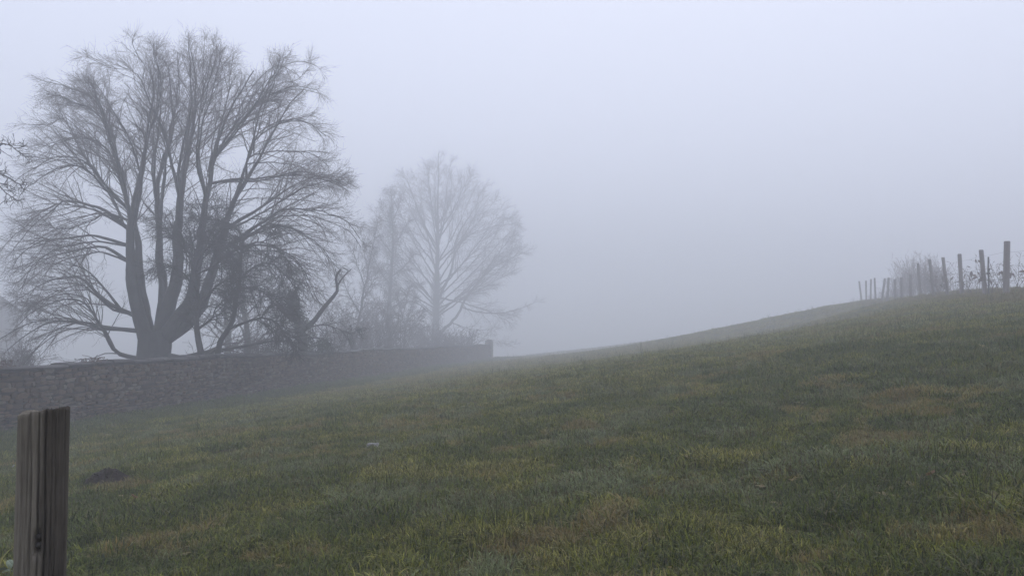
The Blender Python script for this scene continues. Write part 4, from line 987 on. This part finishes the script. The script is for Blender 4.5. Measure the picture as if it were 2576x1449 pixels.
# ------------------------------------------------------------------ molehills, litter
def molehill(label, pxx, pyy, wpx, seed, hf=0.58):
    c0 = ground_hit(pxx, pyy); r = wpx / FPX * c0[1] / 2; rg = np.random.default_rng(seed)
    root = thing('molehill', c0, label, 'molehill')
    n, k = 40, 22; V = [(0, 0, r * hf)]; 
    for q in range(1, k):
        t = q / (k - 1)
        for a in range(n):
            an = a * 2 * math.pi / n; rr = r * t * (1 + 0.16 * math.sin(an * 2 + seed) + 0.10 * math.sin(an * 5 + seed * 2))
            x, y = rr * math.cos(an), rr * math.sin(an) * 0.8
            z = r * hf * (1 - t ** 2) ** 1.3 + (1 - t * 0.6) * 0.10 * r * (float(fbm(np.array(x), np.array(y), 9 / r * 0.5, seed)) - 0.4) + 0.08 * r * (float(vnoise(np.array(x * 22 / r * .6), np.array(y * 22 / r * .6), seed)) - 0.5)
            z += hz(c0[0] + x, c0[1] + y) - c0[2] - (0.05 if q == k - 1 else 0.0)
            V.append((x, y, z))
    F4 = np.array([[1 + (q - 1) * n + a, 1 + (q - 1) * n + (a + 1) % n, 1 + q * n + (a + 1) % n, 1 + q * n + a] for q in range(1, k - 1) for a in range(n)])
    F3 = np.array([[0, 1 + a, 1 + (a + 1) % n] for a in range(n)])
    mesh_obj('mound', np.array(V), [F4, F3], M_soil, root, False)
    g = Geo(); ico = np.array([(0, 0, 1), (.9, 0, .45), (.28, .85, .45), (-.72, .53, .45), (-.72, -.53, .45), (.28, -.85, .45), (.72, .53, -.45), (-.28, .85, -.45), (-.9, 0, -.45), (-.28, -.85, -.45), (.72, -.53, -.45), (0, 0, -1)])
    fi = np.array([(0, 1, 2), (0, 2, 3), (0, 3, 4), (0, 4, 5), (0, 5, 1), (1, 6, 2), (2, 7, 3), (3, 8, 4), (4, 9, 5), (5, 10, 1), (2, 6, 7), (3, 7, 8), (4, 8, 9), (5, 9, 10), (1, 10, 6), (11, 7, 6), (11, 8, 7), (11, 9, 8), (11, 10, 9), (11, 6, 10)])
    for q in range(110):
        an = rg.uniform(0, 6.28); t = math.sqrt(rg.random()) * 1.15; x, y = r * t * math.cos(an), r * t * math.sin(an) * 0.8
        s = r * rg.uniform(0.02, 0.075); z = r * hf * max(0, 1 - t * t) ** 1.3 + hz(c0[0] + x, c0[1] + y) - c0[2] + s * 0.3
        g.add(ico * (1 + rg.normal(size=(12, 1)) * 0.18) * s * np.array([1, 1, 0.8]) + np.array([x, y, z]), fi)
    V, F = g.get(); o = mesh_obj('clods', V, F, M_soil, root, False); o['kind'] = 'stuff'
    return np.array([c0[0], c0[1], r])
holes = [molehill('large dark molehill beside the wooden post', 268, 1212, 112, 1),
         molehill('low worn molehill between the wooden post and the large dark molehill', 202, 1186, 44, 2, 0.2),
         molehill('crumbled brown molehill in the middle of the row by the wall', 660, 1112, 62, 3, 0.24),
         molehill('flat trodden molehill nearer the large dark one', 572, 1137, 66, 4, 0.14),
         molehill('tiny molehill close to the grass along the wall', 568, 1077, 34, 5, 0.25),
         molehill('small far molehill, the one furthest along the wall', 642, 1058, 34, 6, 0.28)]
c0 = ground_hit(938, 1129)
L = 29 / FPX * c0[1]; stick = thing('bleached_stick', c0 + np.array([0, 0, 0.040]), 'short bleached white piece of wood lying in the grass', 'stick')
sp2 = np.array([[[-L / 2, 0, 0], [-L * .4, 0, .012], [-L * .1, 0.01, .02], [L * .2, 0, .018], [L * .45, 0, .022], [L * .52, 0, .01]]])
V, F = tubes(sp2, np.array([[0.012, 0.021, 0.014, 0.013, 0.017, 0.007]]), 8, True); mesh_obj('shaft', V, F, M_pale, stick, False)
for xx in (-0.38, 0.25, 0.42):
    V, F = tubes(np.array([[[xx * L, 0, 0.01], [xx * L - .015, -.02, -.02], [xx * L - .03, -.03, -.04]]]), np.array([[0.012, 0.010, 0.005]]), 6, True); mesh_obj('stub', V, F, M_pale, stick, False)
def fallen_leaf(label, pxx, pyy, L, seed, mat):
    c0 = ground_hit(pxx, pyy); rg = np.random.default_rng(seed); n = 7; V = []
    for q in range(n + 1):
        t = q / n; w = L * 0.32 * math.sin(math.pi * min(1, 0.04 + t * 0.95)) ** 0.7 * (1 + 0.15 * math.sin(t * 20))
        cv = L * 0.35 * (t - 0.45) ** 2
        V += [((t - .5) * L, -w, cv + L * .14), ((t - .5) * L, -w * .5, cv + L * .03), ((t - .5) * L, 0, cv), ((t - .5) * L, w * .5, cv + L * .05), ((t - .5) * L, w, cv + L * .18)]
    F = np.array([[q * 5 + a, q * 5 + a + 1, q * 5 + a + 6, q * 5 + a + 5] for q in range(n) for a in range(4)])
    o = mesh_obj('fallen_leaf', np.array(V), F, mat); o.location = c0 + np.array([0, 0, 0.085]); o.rotation_euler = (rg.uniform(-.9, -.5), rg.normal() * 0.3, rg.uniform(-0.7, 0.7))
    tag(o, label, 'leaf')
fallen_leaf('curled tan leaf in the grass near the large molehill', 336, 1273, 0.085, 1, M_tan)
fallen_leaf('rusty tan leaf in the grass on the open slope', 2344, 1226, 0.09, 2, M_tan)
fallen_leaf('tiny whitish leaf in the grass behind the wooden post', 34, 1188, 0.05, 3, M_pale)
# pale hairy-leaved plant at the foot of the post
c0 = ground_hit(16, 1472); pp_ = thing('pale_leafy_plant', c0, 'small plant with pale silvery leaves near the wooden post', 'plant')
pr = np.random.default_rng(17)
for k in range(9):
    n = 6; V = []; L = pr.uniform(0.05, 0.09)
    for q in range(n + 1):
        t = q / n; w = L * 0.30 * math.sin(math.pi * min(1, 0.05 + t * 0.93)) ** 0.8; cv = L * (0.5 * t - 0.55 * t * t)
        V += [(t * L, -w, cv + w * .4), (t * L, 0, cv), (t * L, w, cv + w * .4)]
    F = np.array([[q * 3 + a, q * 3 + a + 1, q * 3 + a + 4, q * 3 + a + 3] for q in range(n) for a in range(2)])
    o = mesh_obj('leaf', np.array(V), F, M_paleleaf, pp_); o.location = (pr.uniform(-.09, .09), pr.uniform(-.06, .06), 0.05 + pr.uniform(0, .05)); o.rotation_euler = (pr.normal() * .3, pr.normal() * .3, pr.uniform(0, 6.28))
V, F = tubes(np.array([[[0, 0, -.03], [x, y, .05], [x * 1.6, y * 1.6, .08]] for x, y in pr.normal(size=(6, 2)) * 0.025]), np.full((6, 3), 0.003), 4); mesh_obj('stems', V, F, M_paleleaf, pp_)

# ------------------------------------------------------------------ grass
m, nt, b = nodes('grass_blade'); M_grass = m
ai = N(nt, 'ShaderNodeAttribute', attribute_name='tint', attribute_type='INSTANCER')
ab_ = N(nt, 'ShaderNodeAttribute', attribute_name='blade'); al = N(nt, 'ShaderNodeAttribute', attribute_name='along')
oi = N(nt, 'ShaderNodeObjectInfo')
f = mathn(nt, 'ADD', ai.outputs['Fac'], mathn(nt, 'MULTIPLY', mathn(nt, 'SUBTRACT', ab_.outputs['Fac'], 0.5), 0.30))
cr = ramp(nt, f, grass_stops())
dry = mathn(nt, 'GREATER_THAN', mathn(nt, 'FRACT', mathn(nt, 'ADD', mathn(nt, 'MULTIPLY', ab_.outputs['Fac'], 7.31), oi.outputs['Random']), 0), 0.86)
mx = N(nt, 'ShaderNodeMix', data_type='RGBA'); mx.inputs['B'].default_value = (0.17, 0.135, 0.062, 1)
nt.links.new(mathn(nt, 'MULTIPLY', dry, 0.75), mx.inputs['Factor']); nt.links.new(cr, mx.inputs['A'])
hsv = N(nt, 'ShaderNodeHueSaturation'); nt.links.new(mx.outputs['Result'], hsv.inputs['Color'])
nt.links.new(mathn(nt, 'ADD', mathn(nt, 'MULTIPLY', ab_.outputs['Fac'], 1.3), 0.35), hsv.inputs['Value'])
nt.links.new(hsv.outputs['Color'], b.inputs['Base Color'])
b.inputs['Roughness'].default_value = 0.5; b.inputs['Specular IOR Level'].default_value = 0.25
tr = N(nt, 'ShaderNodeBsdfTranslucent'); nt.links.new(hsv.outputs['Color'], tr.inputs['Color'])
ms = N(nt, 'ShaderNodeMixShader'); ms.inputs[0].default_value = 0.28
outn = [n for n in nt.nodes if n.type == 'OUTPUT_MATERIAL'][0]
nt.links.new(b.outputs['BSDF'], ms.inputs[1]); nt.links.new(tr.outputs['BSDF'], ms.inputs[2]); nt.links.new(ms.outputs[0], outn.inputs['Surface'])

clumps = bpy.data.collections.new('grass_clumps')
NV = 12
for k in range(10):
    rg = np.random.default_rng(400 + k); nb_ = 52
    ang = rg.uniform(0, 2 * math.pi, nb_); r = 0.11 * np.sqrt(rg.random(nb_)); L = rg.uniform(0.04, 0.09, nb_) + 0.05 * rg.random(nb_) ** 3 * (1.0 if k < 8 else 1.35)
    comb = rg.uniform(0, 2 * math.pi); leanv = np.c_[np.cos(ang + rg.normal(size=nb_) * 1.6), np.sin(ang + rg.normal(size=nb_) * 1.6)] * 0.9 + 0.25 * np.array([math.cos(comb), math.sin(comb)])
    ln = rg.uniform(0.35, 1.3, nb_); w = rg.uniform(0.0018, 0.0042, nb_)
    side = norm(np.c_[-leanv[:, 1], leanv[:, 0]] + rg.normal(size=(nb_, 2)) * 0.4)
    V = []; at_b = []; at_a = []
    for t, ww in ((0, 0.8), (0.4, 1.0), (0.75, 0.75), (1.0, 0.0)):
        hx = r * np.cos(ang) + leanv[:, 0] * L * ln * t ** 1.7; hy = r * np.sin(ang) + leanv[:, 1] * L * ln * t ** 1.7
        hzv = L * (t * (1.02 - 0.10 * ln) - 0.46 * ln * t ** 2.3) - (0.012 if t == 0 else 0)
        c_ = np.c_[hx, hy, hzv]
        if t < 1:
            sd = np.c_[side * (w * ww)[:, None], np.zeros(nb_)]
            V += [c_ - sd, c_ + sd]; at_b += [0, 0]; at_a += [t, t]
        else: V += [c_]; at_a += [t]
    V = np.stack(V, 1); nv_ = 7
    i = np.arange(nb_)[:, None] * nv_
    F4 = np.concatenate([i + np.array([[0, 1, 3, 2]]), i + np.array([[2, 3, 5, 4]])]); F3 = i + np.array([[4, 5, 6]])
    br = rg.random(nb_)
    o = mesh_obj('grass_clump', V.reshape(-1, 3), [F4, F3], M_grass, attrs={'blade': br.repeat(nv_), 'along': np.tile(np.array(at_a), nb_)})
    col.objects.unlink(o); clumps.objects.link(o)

for k in (10, 11):                                            # dry flower stalks; low broad-leaved rosettes
    rg = np.random.default_rng(430 + k); nb_ = 7 if k == 10 else 13
    ang = rg.uniform(0, 2 * math.pi, nb_); dv = np.c_[np.cos(ang), np.sin(ang)]; sd2 = np.c_[-dv[:, 1], dv[:, 0]]
    if k == 10: L = rg.uniform(0.16, 0.34, nb_); hw = np.full(nb_, 0.0013); prof = [(0, 1), (0.5, 1), (0.85, 1.3), (1, 0)]
    else: L = rg.uniform(0.05, 0.12, nb_); hw = L * rg.uniform(0.13, 0.22, nb_); prof = [(0, 0.15), (0.45, 1), (0.8, 0.8), (1, 0)]
    V = []
    for t, ww in prof:
        if k == 10: c_ = np.c_[dv * (0.02 + L[:, None] * 0.35 * t ** 1.8), L * t * (1 - 0.12 * t)]
        else: c_ = np.c_[dv * (0.006 + L[:, None] * t), L * (0.55 * t - 0.38 * t * t) + 0.006]
        sd = np.c_[sd2 * (hw * ww)[:, None], np.zeros(nb_)]
        V += [c_ - sd, c_ + sd] if t < 1 else [c_]
    V = np.stack(V, 1); i = np.arange(nb_)[:, None] * 7
    o = mesh_obj('grass_stalks' if k == 10 else 'grass_rosette', V.reshape(-1, 3), [np.concatenate([i + np.array([[0, 1, 3, 2]]), i + np.array([[2, 3, 5, 4]])]), i + np.array([[4, 5, 6]])], M_grass,
                 attrs={'blade': rg.random(nb_).repeat(7), 'along': np.zeros(nb_ * 7)})
    col.objects.unlink(o); clumps.objects.link(o)
gr = np.random.default_rng(500)
def scatter(y0, y1, dens, wide=0.78, extra=1.6):
    wmax = wide * y1 + extra; n = int(2 * wmax * (y1 - y0) * dens)
    X = gr.uniform(-wmax, wmax, n); Y = gr.uniform(y0, y1, n)
    k = np.abs(X) < wide * Y + extra
    return X[k], Y[k]
bands = [(0.4, 5, 260), (5, 8, 240), (8, 12, 180), (12, 17, 110), (17, 24, 75), (24, 34, 48), (34, 48, 28), (48, 66, 16), (66, 95, 10), (95, 150, 5)]
PX, PYs = [], []
for y0, y1, dn in bands:
    x, y = scatter(y0, y1, dn); PX.append(x); PYs.append(y)
GXp = np.concatenate(PX); GYp = np.concatenate(PYs)
keep = (GXp > wall_x(GYp) + 0.03) & (GXp < fence_x(GYp) + 3.0)
for hx, hy, hr_ in holes: keep &= (((GXp - hx) / hr_) ** 2 + ((GYp - hy) / (hr_ * 0.8)) ** 2 > gr.uniform(1.1, 1.7, len(GXp)))
keep &= ((GXp - pp_.location.x) ** 2 + (GYp - pp_.location.y) ** 2 > 0.11 ** 2)
GXp, GYp = GXp[keep], GYp[keep]
GZp = height(GXp, GYp)
tint = tint_field(GXp, GYp) + gr.normal(size=len(GXp)) * 0.045
tus = fbm(GXp, GYp, 1.3, 81, 3); tus2 = fbm(GXp, GYp, 3.2, 85, 2)
scl = (0.80 + 0.75 * np.clip(tus - 0.30, 0, 1) * (0.4 + 1.2 * tus2) * 1.4) * gr.uniform(0.75, 1.2, len(GXp))
scl *= 0.80 * np.clip((GYp / 9.0), 1, 9) ** 0.22
scl = np.where(GXp > fence_x(GYp) - 0.5, scl * 1.3, scl)
scl = np.where(GXp < wall_x(GYp) + 0.4, scl * 1.6, scl)
# distinct tussocks
tn = 420; ty = 2.5 + 40 * gr.random(tn) ** 1.6; tx = gr.uniform(-0.75, 0.75, tn) * (ty + 1); tr_ = gr.uniform(0.10, 0.24, tn); tc2 = gr.choice([-0.12, -0.05, 0.08, 0.16], tn)
boost = np.zeros(len(GXp)); tsh = np.zeros(len(GXp))
for x_, y_, r_, c_ in zip(tx, ty, tr_, tc2):
    kk = np.where((np.abs(GXp - x_) < 3 * r_) & (np.abs(GYp - y_) < 3 * r_))[0]
    w_ = np.exp(-((GXp[kk] - x_) ** 2 + (GYp[kk] - y_) ** 2) / (2 * (r_ * 0.7) ** 2))
    boost[kk] = np.maximum(boost[kk], w_); tsh[kk] += c_ * w_
scl = scl * (1 + 0.40 * boost); tint = np.where(tint < 0.6, np.clip(tint + tsh, 0.02, 0.58), tint)
which = gr.integers(0, 10, len(GXp)); u_ = gr.random(len(GXp)); which[u_ < 0.018] = 10; rz_ = (u_ > 0.955) & (fbm(GXp, GYp, 0.7, 95) > 0.5); which[rz_] = 11
tint[which == 10] = 0.66 + 0.1 * gr.random((which == 10).sum()); tint[which == 11] = 0.12 + 0.12 * gr.random((which == 11).sum())
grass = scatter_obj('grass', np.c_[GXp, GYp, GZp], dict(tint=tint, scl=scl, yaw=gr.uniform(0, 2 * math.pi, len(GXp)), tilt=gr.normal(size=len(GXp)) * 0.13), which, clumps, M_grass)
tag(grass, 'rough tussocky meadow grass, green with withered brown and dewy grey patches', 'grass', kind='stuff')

# ------------------------------------------------------------------ the mist
top_h = 26.5; low = float(GZ.min()) - 1.0
V, F = box(0, 60, (top_h + low) / 2, 900, 840, top_h - low)
haze = mesh_obj('haze', V, F, None, smooth=False); tag(haze, kind='stuff')
hm = bpy.data.materials.new('mist'); hm.use_nodes = True; nt = hm.node_tree; nt.nodes.clear()
vo = nt.nodes.new('ShaderNodeVolumePrincipled'); vo.inputs['Color'].default_value = (0.955, 0.972, 1.0, 1); vo.inputs['Density'].default_value = HAZE_DENSITY
vo.inputs['Anisotropy'].default_value = 0.25
mo = nt.nodes.new('ShaderNodeOutputMaterial'); nt.links.new(vo.outputs[0], mo.inputs['Volume'])
haze.data.materials.append(hm)
